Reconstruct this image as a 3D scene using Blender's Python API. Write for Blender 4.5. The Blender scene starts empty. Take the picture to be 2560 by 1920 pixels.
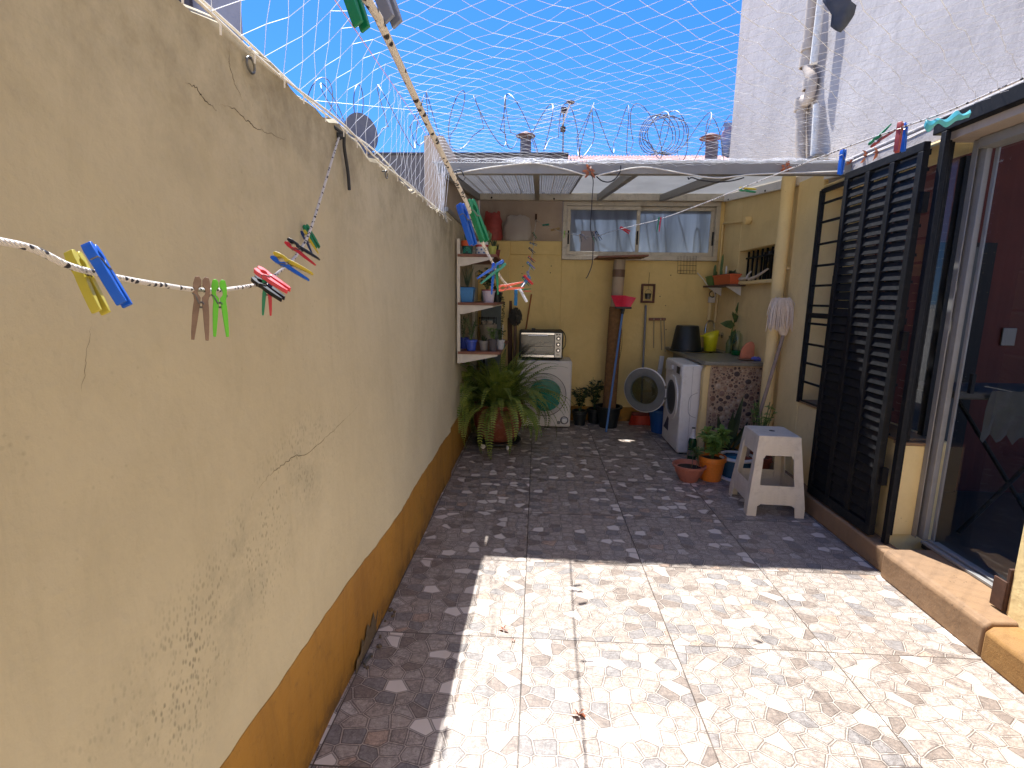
import bpy, math, random
from mathutils import Vector, Matrix
import numpy as np
random.seed(7)
R = math.radians
C = bpy.context.scene.collection
scene = bpy.context.scene

# ------------------------------------------------------------------ camera
CAM = Vector((0, 0, 1.4515))
PITCH, YAW, ROLL, FPX = 0.17144741, -0.04818803, 0.01422214, 1258.6
cy_, sy_, cp_, sp_ = math.cos(YAW), math.sin(YAW), math.cos(PITCH), math.sin(PITCH)
FW = Vector((sy_*cp_, cy_*cp_, -sp_)); _rt = Vector((cy_, -sy_, 0)); _up = _rt.cross(FW)
cr_, sr_ = math.cos(ROLL), math.sin(ROLL)
RT = _rt*cr_ + _up*sr_; UP = -_rt*sr_ + _up*cr_
cam_data = bpy.data.cameras.new("camera"); cam = bpy.data.objects.new("camera", cam_data); C.objects.link(cam)
M = Matrix((RT, UP, -FW)).transposed().to_4x4(); M.translation = CAM; cam.matrix_world = M
cam_data.sensor_fit = 'HORIZONTAL'; cam_data.sensor_width = 36; cam_data.lens = 36*FPX/2560
cam_data.clip_start = 0.02; cam_data.clip_end = 2000
scene.camera = cam
# measuring helpers: where a sight line meets a plane of the place
def ray(px, py): return FW + RT*((px-1280)/FPX) - UP*((py-960)/FPX)
def PX(px, py, X): d = ray(px, py); return CAM + d*(X/d.x)
def PY(px, py, Y): d = ray(px, py); return CAM + d*(Y/d.y)
def PZ(px, py, Z=0): d = ray(px, py); return CAM + d*((Z-CAM.z)/d.z)
def PD(px, py, D): return CAM + ray(px, py)*D
def PV(px, py, A, B):
    n = Vector((B.y-A.y, -(B.x-A.x))); d = ray(px, py)
    t = ((A.x-CAM.x)*n.x+(A.y-CAM.y)*n.y)/(d.x*n.x+d.y*n.y); return CAM + d*t

# ------------------------------------------------------------------ light
SUN = Vector((-0.197, 0.41, 1)).normalized()
world = bpy.data.worlds.new("World"); scene.world = world; world.use_nodes = True
wn = world.node_tree.nodes; wl = world.node_tree.links
bg = wn['Background']; sky = wn.new('ShaderNodeTexSky'); sky.sky_type = 'NISHITA'; sky.sun_disc = False
sky.sun_elevation = math.asin(SUN.z); sky.sun_rotation = math.atan2(SUN.x, SUN.y)
sky.air_density = 1.0; sky.dust_density = 0.1; sky.ozone_density = 4.0; sky.altitude = 0
hs_ = wn.new('ShaderNodeHueSaturation'); hs_.inputs['Hue'].default_value = .512; hs_.inputs['Saturation'].default_value = 1.34; hs_.inputs['Value'].default_value = .6
tcw = wn.new('ShaderNodeTexCoord'); va = wn.new('ShaderNodeVectorMath'); va.operation = 'ADD'; va.inputs[1].default_value = (0, 0, .12)
vn = wn.new('ShaderNodeVectorMath'); vn.operation = 'NORMALIZE'; wl.new(tcw.outputs['Generated'], va.inputs[0]); wl.new(va.outputs[0], vn.inputs[0]); wl.new(vn.outputs[0], sky.inputs['Vector'])
wl.new(sky.outputs[0], hs_.inputs['Color']); wl.new(hs_.outputs[0], bg.inputs[0]); bg.inputs[1].default_value = 0.15
sd = bpy.data.lights.new("sun", 'SUN'); sd.energy = 4.0; sd.angle = R(0.53); sd.color = (1, 1, 1)
so = bpy.data.objects.new("sun", sd); C.objects.link(so); so.rotation_euler = SUN.to_track_quat('Z', 'Y').to_euler(); so.location = (0, 0, 8)
scene.view_settings.view_transform = 'Standard'; scene.view_settings.look = 'None'
scene.cycles.diffuse_bounces = 8; scene.cycles.max_bounces = 14
scene.view_settings.exposure = 1.55; scene.view_settings.gamma = 1

# ------------------------------------------------------------------ materials
def c(r, g, b):
    f = lambda v: (v/255/12.92) if v/255 <= .04045 else ((v/255+.055)/1.055)**2.4
    return (f(r), f(g), f(b))
class NT:
    def __init__(s, name):
        s.m = bpy.data.materials.new(name); s.m.use_nodes = True; s.t = s.m.node_tree; s.n = s.t.nodes; s.l = s.t.links
        s.b = s.n['Principled BSDF']; s.tc = None
    def N(s, kind, **kw):
        n = s.n.new('ShaderNode'+kind)
        for k, v in kw.items():
            if k.startswith('i_'):
                key = k[2:]; key = int(key) if key.isdigit() else key
                n.inputs[key].default_value = v
            else: setattr(n, k, v)
        return n
    def L(s, a, b): s.l.new(a, b)
    def co(s):
        if not s.tc: s.tc = s.N('TexCoord')
        return s.tc.outputs['Object']
    def noise(s, scale, detail=4, rough=.6, vec=None, dist=0):
        n = s.N('TexNoise', i_Scale=scale, i_Detail=detail, i_Roughness=rough, i_Distortion=dist); s.L(vec or s.co(), n.inputs['Vector']); return n.outputs['Fac']
    def scaled(s, v):
        m = s.N('Mapping'); m.inputs['Scale'].default_value = v; s.L(s.co(), m.inputs[0]); return m.outputs[0]
    def ramp(s, fac, stops, interp='LINEAR'):
        r = s.N('ValToRGB'); e = r.color_ramp.elements; r.color_ramp.interpolation = interp
        while len(e) < len(stops): e.new(.5)
        for k, (p, col) in enumerate(stops): e[k].position = p; e[k].color = (*col, 1) if len(col) == 3 else col
        s.L(fac, r.inputs[0]); return r.outputs[0]
    def mr(s, fac, a, b, x=0., y=1.):
        r = s.N('MapRange', i_1=a, i_2=b, i_3=x, i_4=y); s.L(fac, r.inputs[0]); return r.outputs[0]
    def math(s, op, a, b=None):
        n = s.N('Math', operation=op)
        for i, v in enumerate((a, b)):
            if v is None: continue
            if hasattr(v, 'is_linked'): s.L(v, n.inputs[i])
            else: n.inputs[i].default_value = v
        return n.outputs[0]
    def mix(s, fac, a, b, blend='MIX'):
        n = s.N('Mix', data_type='RGBA', blend_type=blend)
        for i, v in ((0, fac), (6, a), (7, b)):
            if hasattr(v, 'is_linked'): s.L(v, n.inputs[i])
            elif i == 0: n.inputs[0].default_value = v
            else: n.inputs[i].default_value = (*v, 1)
        return n.outputs[2]
    def bump(s, h, strength=.3, dist=.01, prev=None):
        b = s.N('Bump', i_Strength=strength, i_Distance=dist); s.L(h, b.inputs['Height'])
        if prev: s.L(prev, b.inputs['Normal'])
        s.L(b.outputs[0], s.b.inputs['Normal']); return b.outputs[0]
    def set(s, **kw):
        for k, v in kw.items():
            i = s.b.inputs[k.replace('_', ' ')]
            if hasattr(v, 'is_linked'): s.L(v, i)
            elif isinstance(v, tuple) and len(v) == 3: i.default_value = (*v, 1)
            else: i.default_value = v
        return s.m
def mat(name, col, rough=.55, metal=0., var=.12, vs=12., bs=None, bstr=.2, bd=.004, spec=.5, dirt=None, trans=0):
    t = NT(name); n = t.noise(vs, 5)
    lo = tuple(x*(1-var) for x in col); hi = tuple(min(1, x*(1+var)) for x in col)
    base = t.ramp(n, [(.3, lo), (.7, hi)])
    if dirt:
        dn = t.noise(dirt[1], 6, .75); base = t.mix(t.mr(dn, .52, .72, 0, dirt[2]), base, dirt[0])
    t.set(Base_Color=base, Roughness=rough, Metallic=metal)
    t.b.inputs['Specular IOR Level'].default_value = spec
    if trans: t.b.inputs['Transmission Weight'].default_value = trans
    if bs: t.bump(t.noise(bs, 6, .7), bstr, bd)
    return t.m
MT = {}
def cm(key, *a, **k):
    if key not in MT: MT[key] = mat(key, *a, **k)
    return MT[key]

def floor_mat():
    t = NT('crazy_stone_tile'); T = 0.64
    sep = t.N('SeparateXYZ'); t.L(t.co(), sep.inputs[0])
    fx = t.math('DIVIDE', t.math('ADD', sep.outputs[0], .0308), T); fy = t.math('DIVIDE', t.math('ADD', sep.outputs[1], -3.8765+6.4), T)
    ix, iy = t.math('FLOOR', fx), t.math('FLOOR', fy)
    rx, ry = t.math('SUBTRACT', fx, ix), t.math('SUBTRACT', fy, iy)
    idv = t.N('CombineXYZ'); t.L(ix, idv.inputs[0]); t.L(iy, idv.inputs[1])
    wn_ = t.N('TexWhiteNoise', noise_dimensions='2D'); t.L(idv.outputs[0], wn_.inputs['Vector'])
    off = t.math('MULTIPLY', t.math('FLOOR', t.math('MULTIPLY', wn_.outputs['Value'], 4)), 17.3)
    lc = t.N('CombineXYZ'); t.L(t.math('ADD', t.math('MULTIPLY', rx, T), off), lc.inputs[0]); t.L(t.math('MULTIPLY', ry, T), lc.inputs[1]); t.L(off, lc.inputs[2])
    # warp
    wnz = t.N('TexNoise', i_Scale=6, i_Detail=1); t.L(lc.outputs[0], wnz.inputs['Vector'])
    vm = t.N('VectorMath', operation='MULTIPLY_ADD'); t.L(wnz.outputs['Color'], vm.inputs[0]); vm.inputs[1].default_value = (.03, .03, 0); t.L(lc.outputs[0], vm.inputs[2])
    mp = t.N('Mapping'); mp.inputs['Scale'].default_value = (.95, 1.18, 0); t.L(vm.outputs[0], mp.inputs[0])
    v1 = t.N('TexVoronoi', voronoi_dimensions='2D', feature='F1', distance='EUCLIDEAN', i_Scale=15, i_Randomness=.74); t.L(mp.outputs[0], v1.inputs['Vector'])
    v2 = t.N('TexVoronoi', voronoi_dimensions='2D', feature='DISTANCE_TO_EDGE', i_Scale=15, i_Randomness=.74); t.L(mp.outputs[0], v2.inputs['Vector'])
    sc = t.N('SeparateColor'); t.L(v1.outputs['Color'], sc.inputs[0])
    base = t.ramp(sc.outputs[0], [(0, c(152, 137, 124)), (.12, c(184, 169, 154)), (.32, c(194, 179, 164)), (.48, c(154, 147, 141)), (.58, c(190, 177, 164)), (.80, c(216, 204, 190)), (.92, c(178, 162, 148)), (.985, c(200, 172, 150))], 'CONSTANT')
    gr = t.noise(70, 6, .8); gr2 = t.noise(230, 3, .8)
    streak = t.N('TexNoise', i_Scale=30, i_Detail=5, i_Roughness=.75); t.L(t.scaled((1, 3.5, 1)), streak.inputs['Vector'])
    # pale stones are plain, the others grainy
    plain = t.math('MULTIPLY', t.math('GREATER_THAN', sc.outputs[0], .80), t.math('LESS_THAN', sc.outputs[0], .91))
    g = t.math('MULTIPLY', t.mr(streak.outputs[0], .35, .7, 1.12, .72), t.mr(gr, .3, .72, 1.08, .58))
    g = t.math('MULTIPLY', g, t.mr(gr2, .35, .8, 1.05, .76))
    pm = t.N('Mix', data_type='FLOAT'); t.L(plain, pm.inputs[0]); t.L(g, pm.inputs[2]); pm.inputs[3].default_value = 1.
    gc = t.N('CombineColor')
    for i in range(3): t.L(pm.outputs[0], gc.inputs[i])
    base = t.mix(1, base, gc.outputs[0], 'MULTIPLY')
    ed = v2.outputs['Distance']
    line = t.mr(ed, .024, .036, 1, 0); dark = t.mr(ed, .06, .10, 1, 0)
    base = t.mix(t.math('MULTIPLY', dark, .75), base, c(74, 64, 57))
    base = t.mix(t.math('MULTIPLY', line, .7), base, c(204, 190, 174))
    vn_ = t.math('ABSOLUTE', t.math('SUBTRACT', t.noise(38, 7, .7, None, .6), .5)); vg = t.math('MULTIPLY', t.mr(vn_, 0, .05, .65, 0), t.math('SUBTRACT', 1, plain)); vg = t.math('MULTIPLY', vg, t.mr(t.noise(11, 2), .36, .52, .25, 1)); base = t.mix(vg, base, c(92, 82, 76))
    # the joints between the tiles
    dx = t.math('MINIMUM', rx, t.math('SUBTRACT', 1, rx)); dy = t.math('MINIMUM', ry, t.math('SUBTRACT', 1, ry))
    dm = t.math('MINIMUM', dx, dy); jn = t.mr(dm, .0032, .0048, 1, 0)
    jc = t.ramp(t.noise(5, 3), [(.35, c(62, 52, 44)), (.7, c(104, 92, 80))])
    base = t.mix(jn, base, jc)
    dirt = t.mr(t.noise(2.2, 5, .7), .5, .75, 0, .25); base = t.mix(dirt, base, c(120, 100, 84))
    h = t.math('SUBTRACT', t.math('MULTIPLY', t.mr(ed, 0, .05, 0, 1), .6), t.math('MULTIPLY', jn, 1.4))
    h = t.math('ADD', h, t.math('MULTIPLY', gr, .25))
    t.bump(h, .35, .0025)
    return t.set(Base_Color=base, Roughness=t.mr(t.noise(40, 4), .3, .7, .34, .55))

def plaster(name, col, col2, stains=(), speck=.5, bump=.25, rough=.85, streak=.0, streakcol=(.25, .23, .18), mould=None):
    t = NT(name)
    base = t.ramp(t.noise(1.1, 5, .6), [(.3, col2), (.68, col)])
    base = t.mix(t.mr(t.noise(7, 5, .7), .45, .75, 0, .35), base, tuple(x*.86 for x in col2))
    if streak:
        s = t.N('TexNoise', i_Scale=3.2, i_Detail=8, i_Roughness=.72, i_Distortion=.8); t.L(t.scaled((1, 2.2, .34)), s.inputs['Vector'])
        base = t.mix(t.mr(s.outputs[0], .5, .74, 0, streak), base, streakcol)
    # fine pits
    p = t.N('TexVoronoi', feature='F1', i_Scale=70); t.L(t.co(), p.inputs['Vector'])
    gate = t.mr(t.noise(9, 3), .52, .66, 0, 1)
    pc_ = t.N('SeparateColor'); t.L(p.outputs['Color'], pc_.inputs[0]); pits = t.math('MULTIPLY', t.math('MULTIPLY', t.mr(p.outputs['Distance'], .1, t.n and .3, speck, 0), gate), t.math('GREATER_THAN', pc_.outputs[0], .72))
    base = t.mix(pits, base, tuple(x*.35 for x in col2))
    if mould: base = mould(t, base)
    b1 = t.bump(t.noise(160, 5, .75), bump, .003); b2 = t.bump(t.noise(26, 4, .6), bump*.7, .006, b1); t.bump(t.noise(5, 4, .6), .35, .03, b2)
    return t.set(Base_Color=base, Roughness=rough, Specular_IOR_Level=.25)

def left_mould(t, base):
    sep = t.N('SeparateXYZ'); t.L(t.co(), sep.inputs[0]); Y, Z = sep.outputs[1], sep.outputs[2]
    # damp band rising from the bottom-left to the right: distance from the line z = .55 + .22*(y-.8)
    d = t.math('SUBTRACT', Z, t.math('ADD', t.math('MULTIPLY', t.math('SUBTRACT', Y, .64), .42), .66))
    band = t.mr(t.math('ABSOLUTE', t.math('ADD', d, .07)), .04, .24, 1, 0)
    lim = t.mr(t.math('ABSOLUTE', t.math('SUBTRACT', Y, .98)), .3, .75, 1, 0)
    spots = t.N('TexVoronoi', feature='F1', i_Scale=100); t.L(t.scaled((1, 1.25, .7)), spots.inputs['Vector'])
    gate = t.mr(t.noise(5.5, 5, .7), .42, .54, 0, 1)
    sc2 = t.N('SeparateColor'); t.L(spots.outputs['Color'], sc2.inputs[0]); m = t.math('MULTIPLY', t.math('MULTIPLY', t.math('MULTIPLY', t.mr(spots.outputs['Distance'], .2, .55, .75, 0), t.math('GREATER_THAN', sc2.outputs[0], .45)), gate), t.math('MULTIPLY', band, lim))
    base = t.mix(m, base, c(84, 80, 68))
    cloud = t.math('MULTIPLY', t.math('MULTIPLY', t.mr(t.noise(4.5, 6, .75), .46, .66, 0, .6), band), lim)
    base = t.mix(cloud, base, c(132, 126, 108))
    # floor bounce painted paler low down, rusty cast high up near the coping
    base = t.mix(t.mr(Z, .35, 1.1, .35, 0), base, c(226, 216, 186))
    top = t.math('MULTIPLY', t.mr(Z, 1.62, 1.98, 0, 1), t.mr(t.noise(3.5, 6, .75), .42, .68, 0, .7))
    return t.mix(top, base, c(118, 108, 84))

def skirt_dirt(t, base):
    sep = t.N('SeparateXYZ'); t.L(t.co(), sep.inputs[0])
    low = t.math('MULTIPLY', t.mr(sep.outputs[2], .02, .12, 1, 0), t.mr(t.noise(9, 6, .75), .42, .6, 0, .75)); base = t.mix(low, base, c(84, 66, 44))
    sc = t.math('MULTIPLY', t.mr(t.noise(14, 6, .8), .58, .66, 0, .5), 1.0); return t.mix(sc, base, c(120, 90, 52))
M_left = plaster('cream_plaster', c(194, 182, 154), c(183, 171, 143), streak=.35, streakcol=c(160, 148, 122), mould=left_mould, bump=.35, speck=.25)
M_yellow = plaster('yellow_plaster', c(232, 206, 140), c(220, 192, 126), streak=.2, streakcol=c(150, 130, 84), bump=.2)
M_yellow2 = plaster('pale_yellow_plaster', c(236, 212, 156), c(226, 200, 142), streak=.12, streakcol=c(150, 132, 90), bump=.2)
M_orange = plaster('ochre_paint', c(174, 128, 54), c(158, 112, 46), streak=.5, streakcol=c(104, 74, 38), speck=1., rough=.6, mould=skirt_dirt)
M_step = plaster('worn_ochre_paint', c(150, 118, 84), c(132, 106, 82), streak=.5, streakcol=c(104, 84, 66), speck=1., rough=.7)
M_raw = plaster('raw_render', c(186, 170, 154), c(166, 150, 136), streak=.3, streakcol=c(110, 100, 90))
M_grey = plaster('grey_render', c(112, 108, 108), c(98, 94, 96))
M_greyb = plaster('pale_grey_render', c(150, 146, 150), c(138, 134, 138))
M_white = plaster('white_render', c(188, 181, 177), c(168, 160, 156), streak=.35, streakcol=c(128, 120, 116), speck=.9, bump=1.0)
M_alu = mat('aged_aluminium', c(196, 188, 172), .45, .15, .08, 9, dirt=(c(110, 100, 84), 14, .5))
M_alug = mat('grey_aluminium', c(138, 135, 130), .5, .1, .08, 9, dirt=(c(120, 112, 98), 14, .4))
M_black = mat('black_enamel', c(17, 17, 19), .6, 0, .25, 20, bs=60, bstr=.15, spec=.25, dirt=(c(62, 58, 54), 25, .4))
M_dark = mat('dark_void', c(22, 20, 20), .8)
M_wood = mat('weathered_wood', c(126, 102, 84), .75, 0, .3, 30, bs=80)
M_brown = mat('brown_shelf', c(128, 84, 66), .6, 0, .2, 12)
M_steel = mat('dull_steel', c(120, 118, 112), .4, .8, .2, 30)
M_rust = mat('rusty_wire', c(84, 58, 44), .8, .3, .3, 30)
M_wire = mat('galvanised_wire', c(120, 124, 134), .5, .6, .2, 30)
M_gwhite = mat('white_enamel', c(226, 224, 220), .35, 0, .04, 6, dirt=(c(170, 164, 150), 10, .3))
M_soil = mat('potting_soil', c(62, 46, 34), .95, 0, .5, 60, bs=120, bstr=.8, bd=.01)
M_terra = mat('terracotta', c(128, 66, 44), .75, 0, .15, 14, bs=60, dirt=(c(190, 160, 140), 9, .3))
M_cord = mat('white_cord', c(226, 220, 206), .8, 0, .1, 40)
M_blackp = mat('black_plastic', c(30, 34, 33), .45, 0, .15, 10)

def rope_mat():
    t = NT('flecked_rope')
    v = t.N('TexVoronoi', feature='F1', i_Scale=95); t.L(t.co(), v.inputs['Vector'])
    base = t.mix(t.mr(v.outputs['Distance'], .28, .36, 1, 0), c(214, 208, 200), c(46, 44, 50))
    w = t.N('TexWave', i_Scale=160, i_Distortion=2, wave_type='BANDS', bands_direction='DIAGONAL'); t.L(t.co(), w.inputs['Vector'])
    t.bump(w.outputs['Fac'], .6, .002)
    return t.set(Base_Color=base, Roughness=.8)
M_rope = rope_mat()
def glass(name, col, rough=.05, alpha=.12, tint=None):
    t = NT(name); o = t.n['Material Output']
    tr = t.N('BsdfTransparent'); tr.inputs[0].default_value = (*(tint or (.85, .88, .86)), 1)
    gl = t.N('BsdfGlossy'); gl.inputs['Roughness'].default_value = rough; gl.inputs[0].default_value = (*col, 1)
    fr = t.N('Fresnel', i_IOR=1.5); mx = t.N('MixShader')
    ge = t.N('NewGeometry'); t.L(t.math('MULTIPLY', t.math('ADD', fr.outputs[0], alpha-.04), t.math('SUBTRACT', 1, ge.outputs['Backfacing'])), mx.inputs[0]); t.L(tr.outputs[0], mx.inputs[1]); t.L(gl.outputs[0], mx.inputs[2]); t.L(mx.outputs[0], o.inputs[0]); return t.m
M_glass = glass('window_glass', (1, 1, 1), .02, .04, (.96, .97, .97))
M_clear = glass('clear_glass', (1, 1, 1), .03, .06, (.78, .86, .8))
def translucent(name, col, tcol, amount, streaks=False, rough=.4):
    t = NT(name); o = t.n['Material Output']
    tl = t.N('BsdfTranslucent'); mx = t.N('MixShader', i_0=amount)
    if streaks:
        s = t.N('TexNoise', i_Scale=5, i_Detail=5, i_Roughness=.6, i_Distortion=.6); t.L(t.scaled((1, 1, .12)), s.inputs['Vector'])
        col_ = t.ramp(s.outputs[0], [(.34, tuple(x*.72 for x in tcol)), (.5, tcol), (.68, tuple(min(1, x*1.3) for x in tcol))]); t.L(col_, tl.inputs[0])
        t.set(Base_Color=t.ramp(s.outputs[0], [(.35, col), (.7, tuple(min(1, x*1.7) for x in col))]), Roughness=rough)
    else:
        n = t.ramp(t.noise(4, 5, .7), [(.3, tuple(x*.8 for x in tcol)), (.7, tcol)]); t.L(n, tl.inputs[0]); t.set(Base_Color=col, Roughness=rough)
    t.L(t.b.outputs[0], mx.inputs[1]); t.L(tl.outputs[0], mx.inputs[2]); t.L(mx.outputs[0], o.inputs[0]); return t.m
M_sheet = translucent('milky_sheet', c(205, 205, 205), (.58, .58, .58), .52)
M_corr = translucent('ribbed_sheet', c(190, 190, 194), (.5, .5, .51), .5)
M_pane = translucent('dirty_pane', c(120, 128, 142), (.37, .42, .50), .72, True, .3)
def leafmat(name, a, b, tr=.25):
    t = NT(name); o = t.n['Material Output']
    n = t.N('TexNoise', i_Scale=9, i_Detail=3); t.L(t.co(), n.inputs['Vector'])
    col = t.ramp(n.outputs[0], [(.35, a), (.65, b)])
    t.set(Base_Color=col, Roughness=.5); tl = t.N('BsdfTranslucent'); t.L(col, tl.inputs[0])
    mx = t.N('MixShader', i_0=tr); t.L(t.b.outputs[0], mx.inputs[1]); t.L(tl.outputs[0], mx.inputs[2]); t.L(mx.outputs[0], o.inputs[0]); return t.m
L_fern = leafmat('fern_green', c(96, 124, 48), c(168, 178, 84), .35)
L_dark = leafmat('dark_leaf', c(40, 54, 34), c(64, 80, 46))
L_bright = leafmat('bright_leaf', c(86, 124, 50), c(142, 166, 84))
L_mid = leafmat('mid_leaf', c(60, 88, 48), c(100, 124, 72))
L_grey = leafmat('sage_leaf', c(70, 84, 62), c(110, 122, 92))
def plastic(key, col, rough=.38, tr=0):
    if key not in MT:
        if tr: MT[key] = translucent(key, col, col, tr, rough=rough)
        else: MT[key] = mat(key, col, rough, 0, .08, 60, dirt=(tuple(x*.6+.06 for x in col), 90, .35))
    return MT[key]
PC = dict(blue=c(28, 98, 200), green=c(20, 130, 84), lime=c(108, 206, 40), yellow=c(202, 180, 44), red=c(196, 44, 52), pink=c(226, 80, 92), salmon=c(244, 120, 92),
          black=c(38, 40, 44), teal=c(40, 140, 124), navy=c(26, 50, 92), white=c(226, 228, 232), grey=c(130, 134, 148), aqua=c(64, 160, 172), brick=c(170, 74, 66), tan=c(176, 150, 106), wood=c(124, 98, 80), cyan=c(40, 120, 170), olive=c(196, 182, 70))
def pm(k): return M_wood if k == 'wood' else plastic('peg_'+k, PC[k], .35, .18)

# ------------------------------------------------------------------ mesh building
class MB:
    def __init__(s): s.v = []; s.f = []
    def add(s, vs, fs):
        o = len(s.v); s.v += [tuple(x) for x in vs]; s.f += [tuple(i+o for i in f) for f in fs]; return s
    def box(s, x0, x1, y0, y1, z0, z1):
        return s.add([(x0, y0, z0), (x1, y0, z0), (x1, y1, z0), (x0, y1, z0), (x0, y0, z1), (x1, y0, z1), (x1, y1, z1), (x0, y1, z1)],
                     [(0, 3, 2, 1), (4, 5, 6, 7), (0, 1, 5, 4), (1, 2, 6, 5), (2, 3, 7, 6), (3, 0, 4, 7)])
    def hexa(s, p): return s.add(p, [(0, 3, 2, 1), (4, 5, 6, 7), (0, 1, 5, 4), (1, 2, 6, 5), (2, 3, 7, 6), (3, 0, 4, 7)])
    def bar(s, a, b, w, h, up=(0, 0, 1)):
        a = Vector(a); b = Vector(b); d = (b-a).normalized(); up = Vector(up); u = d.cross(up)
        if u.length < 1e-4: u = d.cross(Vector((0, 1, 0)))
        u.normalize(); n = u.cross(d)
        q = lambda p: [p-u*w/2-n*h/2, p+u*w/2-n*h/2, p+u*w/2+n*h/2, p-u*w/2+n*h/2]
        A, B = q(a), q(b); return s.add(A+B, [(0, 1, 2, 3), (7, 6, 5, 4), (0, 4, 5, 1), (1, 5, 6, 2), (2, 6, 7, 3), (3, 7, 4, 0)])
    def tube(s, path, r, n=8, cap=True):
        P = [Vector(p) for p in path]; k = len(P); rr = r if isinstance(r, (list, tuple)) else [r]*k
        up = Vector((.13, .27, .95)); vs = []; u = None
        for i, p in enumerate(P):
            d = (P[min(i+1, k-1)]-P[max(i-1, 0)])
            d = d.normalized() if d.length > 1e-9 else Vector((0, 0, 1))
            if u is None:
                u = d.cross(up)
                if u.length < .1: u = d.cross(Vector((1, 0, 0)))
            else: u = u-d*u.dot(d)
            u.normalize(); w = d.cross(u)
            for j in range(n):
                a = 2*math.pi*j/n; vs.append(p+u*math.cos(a)*rr[i]+w*math.sin(a)*rr[i])
        fs = [(i*n+j, i*n+(j+1) % n, (i+1)*n+(j+1) % n, (i+1)*n+j) for i in range(k-1) for j in range(n)]
        if cap: fs += [tuple(range(n))[::-1], tuple((k-1)*n+j for j in range(n))]
        return s.add(vs, fs)
    def lathe(s, prof, o=(0, 0, 0), n=24, ax=(0, 0, 1), sx=1, sy=1, wob=0):
        o = Vector(o); q = Vector((0, 0, 1)).rotation_difference(Vector(ax)); vs = []
        for r, z in prof:
            for j in range(n):
                a = 2*math.pi*j/n; k = 1+wob*math.sin(3*a+z*9)
                vs.append(o+q@Vector((r*k*sx*math.cos(a), r*k*sy*math.sin(a), z)))
        m = len(prof); fs = [(i*n+j, i*n+(j+1) % n, (i+1)*n+(j+1) % n, (i+1)*n+j) for i in range(m-1) for j in range(n)]
        return s.add(vs, fs)
    def prism(s, poly, o, u, v, w):
        """poly in (u,v), extruded by vector w"""
        o = Vector(o); u = Vector(u); v = Vector(v); w = Vector(w); k = len(poly)
        a = [o+u*x+v*y for x, y in poly]; b = [p+w for p in a]
        return s.add(a+b, [tuple(range(k))[::-1], tuple(range(k, 2*k))]+[(i, (i+1) % k, k+(i+1) % k, k+i) for i in range(k)])
    def leaf(s, p, d, L, W, nrm=None, fold=.25, curl=.15):
        p = Vector(p); d = Vector(d).normalized(); nrm = Vector(nrm) if nrm is not None else Vector((random.gauss(0, .4), random.gauss(0, .4), 1))
        sd = d.cross(nrm)
        if sd.length < 1e-3: sd = d.cross(Vector((1, .2, .1)))
        sd.normalize(); up = sd.cross(d)
        m1 = p+d*L*.35; m2 = p+d*L*.7-up*L*curl*.4; t = p+d*L-up*L*curl
        return s.add([p, m1+sd*W/2+up*W*fold, m1, m1-sd*W/2+up*W*fold, m2+sd*W*.36+up*W*fold*.7, m2, m2-sd*W*.36+up*W*fold*.7, t],
                     [(0, 1, 2), (0, 2, 3), (1, 4, 5, 2), (2, 5, 6, 3), (4, 7, 5), (5, 7, 6)])
    def ball(s, o, r, n=8, m=6, sx=1, sy=1, sz=1):
        return s.lathe([(max(1e-4, r*math.sin(math.pi*i/m)), -r*sz*math.cos(math.pi*i/m)) for i in range(m+1)], o, n, sx=sx, sy=sy)
class Thing:
    def __init__(s, name, label, cat, loc=(0, 0, 0), group=None, mtx=None):
        s.o = bpy.data.objects.new(name, None); C.objects.link(s.o); s.o.empty_display_size = .05
        if mtx is not None: s.o.matrix_world = mtx; s.M = Matrix.Identity(4)
        else: s.o.location = loc; s.M = Matrix.Translation(-Vector(loc))
        s.o['label'] = label; s.o['category'] = cat
        if group: s.o['group'] = group
    def part(s, name, mb, m, parent=None, smooth=True, bevel=0, label=None, ang=38):
        return link(name, mb, m, parent or s.o, s.M, smooth, bevel, label, ang)
def link(name, mb, m, parent=None, mx=None, smooth=True, bevel=0, label=None, ang=38):
    me = bpy.data.meshes.new(name); vs = [Vector(v) for v in mb.v]
    if mx is not None: vs = [mx@v for v in vs]
    me.from_pydata(vs, [], mb.f); me.materials.append(m)
    if smooth:
        me.polygons.foreach_set('use_smooth', [True]*len(me.polygons)); me.set_sharp_from_angle(angle=R(ang))
    o = bpy.data.objects.new(name, me); C.objects.link(o); o.parent = parent
    if bevel:
        b = o.modifiers.new('bevel', 'BEVEL'); b.width = bevel; b.segments = 2; b.limit_method = 'ANGLE'; b.angle_limit = R(40)
    if label: o['label'] = label
    return o
def single(name, mb, m, label, cat, group=None, **k):
    """a thing that is one mesh; its origin is moved to its base centre"""
    xs = np.array([tuple(v) for v in mb.v]); lo, hi = xs.min(0), xs.max(0); loc = Vector(((lo[0]+hi[0])/2, (lo[1]+hi[1])/2, lo[2]))
    o = link(name, mb, m, None, Matrix.Translation(-loc), **k); o.location = loc; o['label'] = label; o['category'] = cat
    if group: o['group'] = group
    return o
def struct(name, mb, m, **k): o = link(name, mb, m, **k); o['kind'] = 'structure'; return o
def curve(pts, n=8):
    P = [Vector(p) for p in pts]; out = []
    for i in range(len(P)-1):
        p0, p1, p2, p3 = P[max(i-1, 0)], P[i], P[i+1], P[min(i+2, len(P)-1)]
        for k in range(n):
            t = k/n; out.append(.5*((2*p1)+(p2-p0)*t+(2*p0-5*p1+4*p2-p3)*t*t+(3*p1-3*p2-p0+p3)*t**3))
    return out+[P[-1]]
def rnd(a, b): return random.uniform(a, b)

exec_order = True
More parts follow.
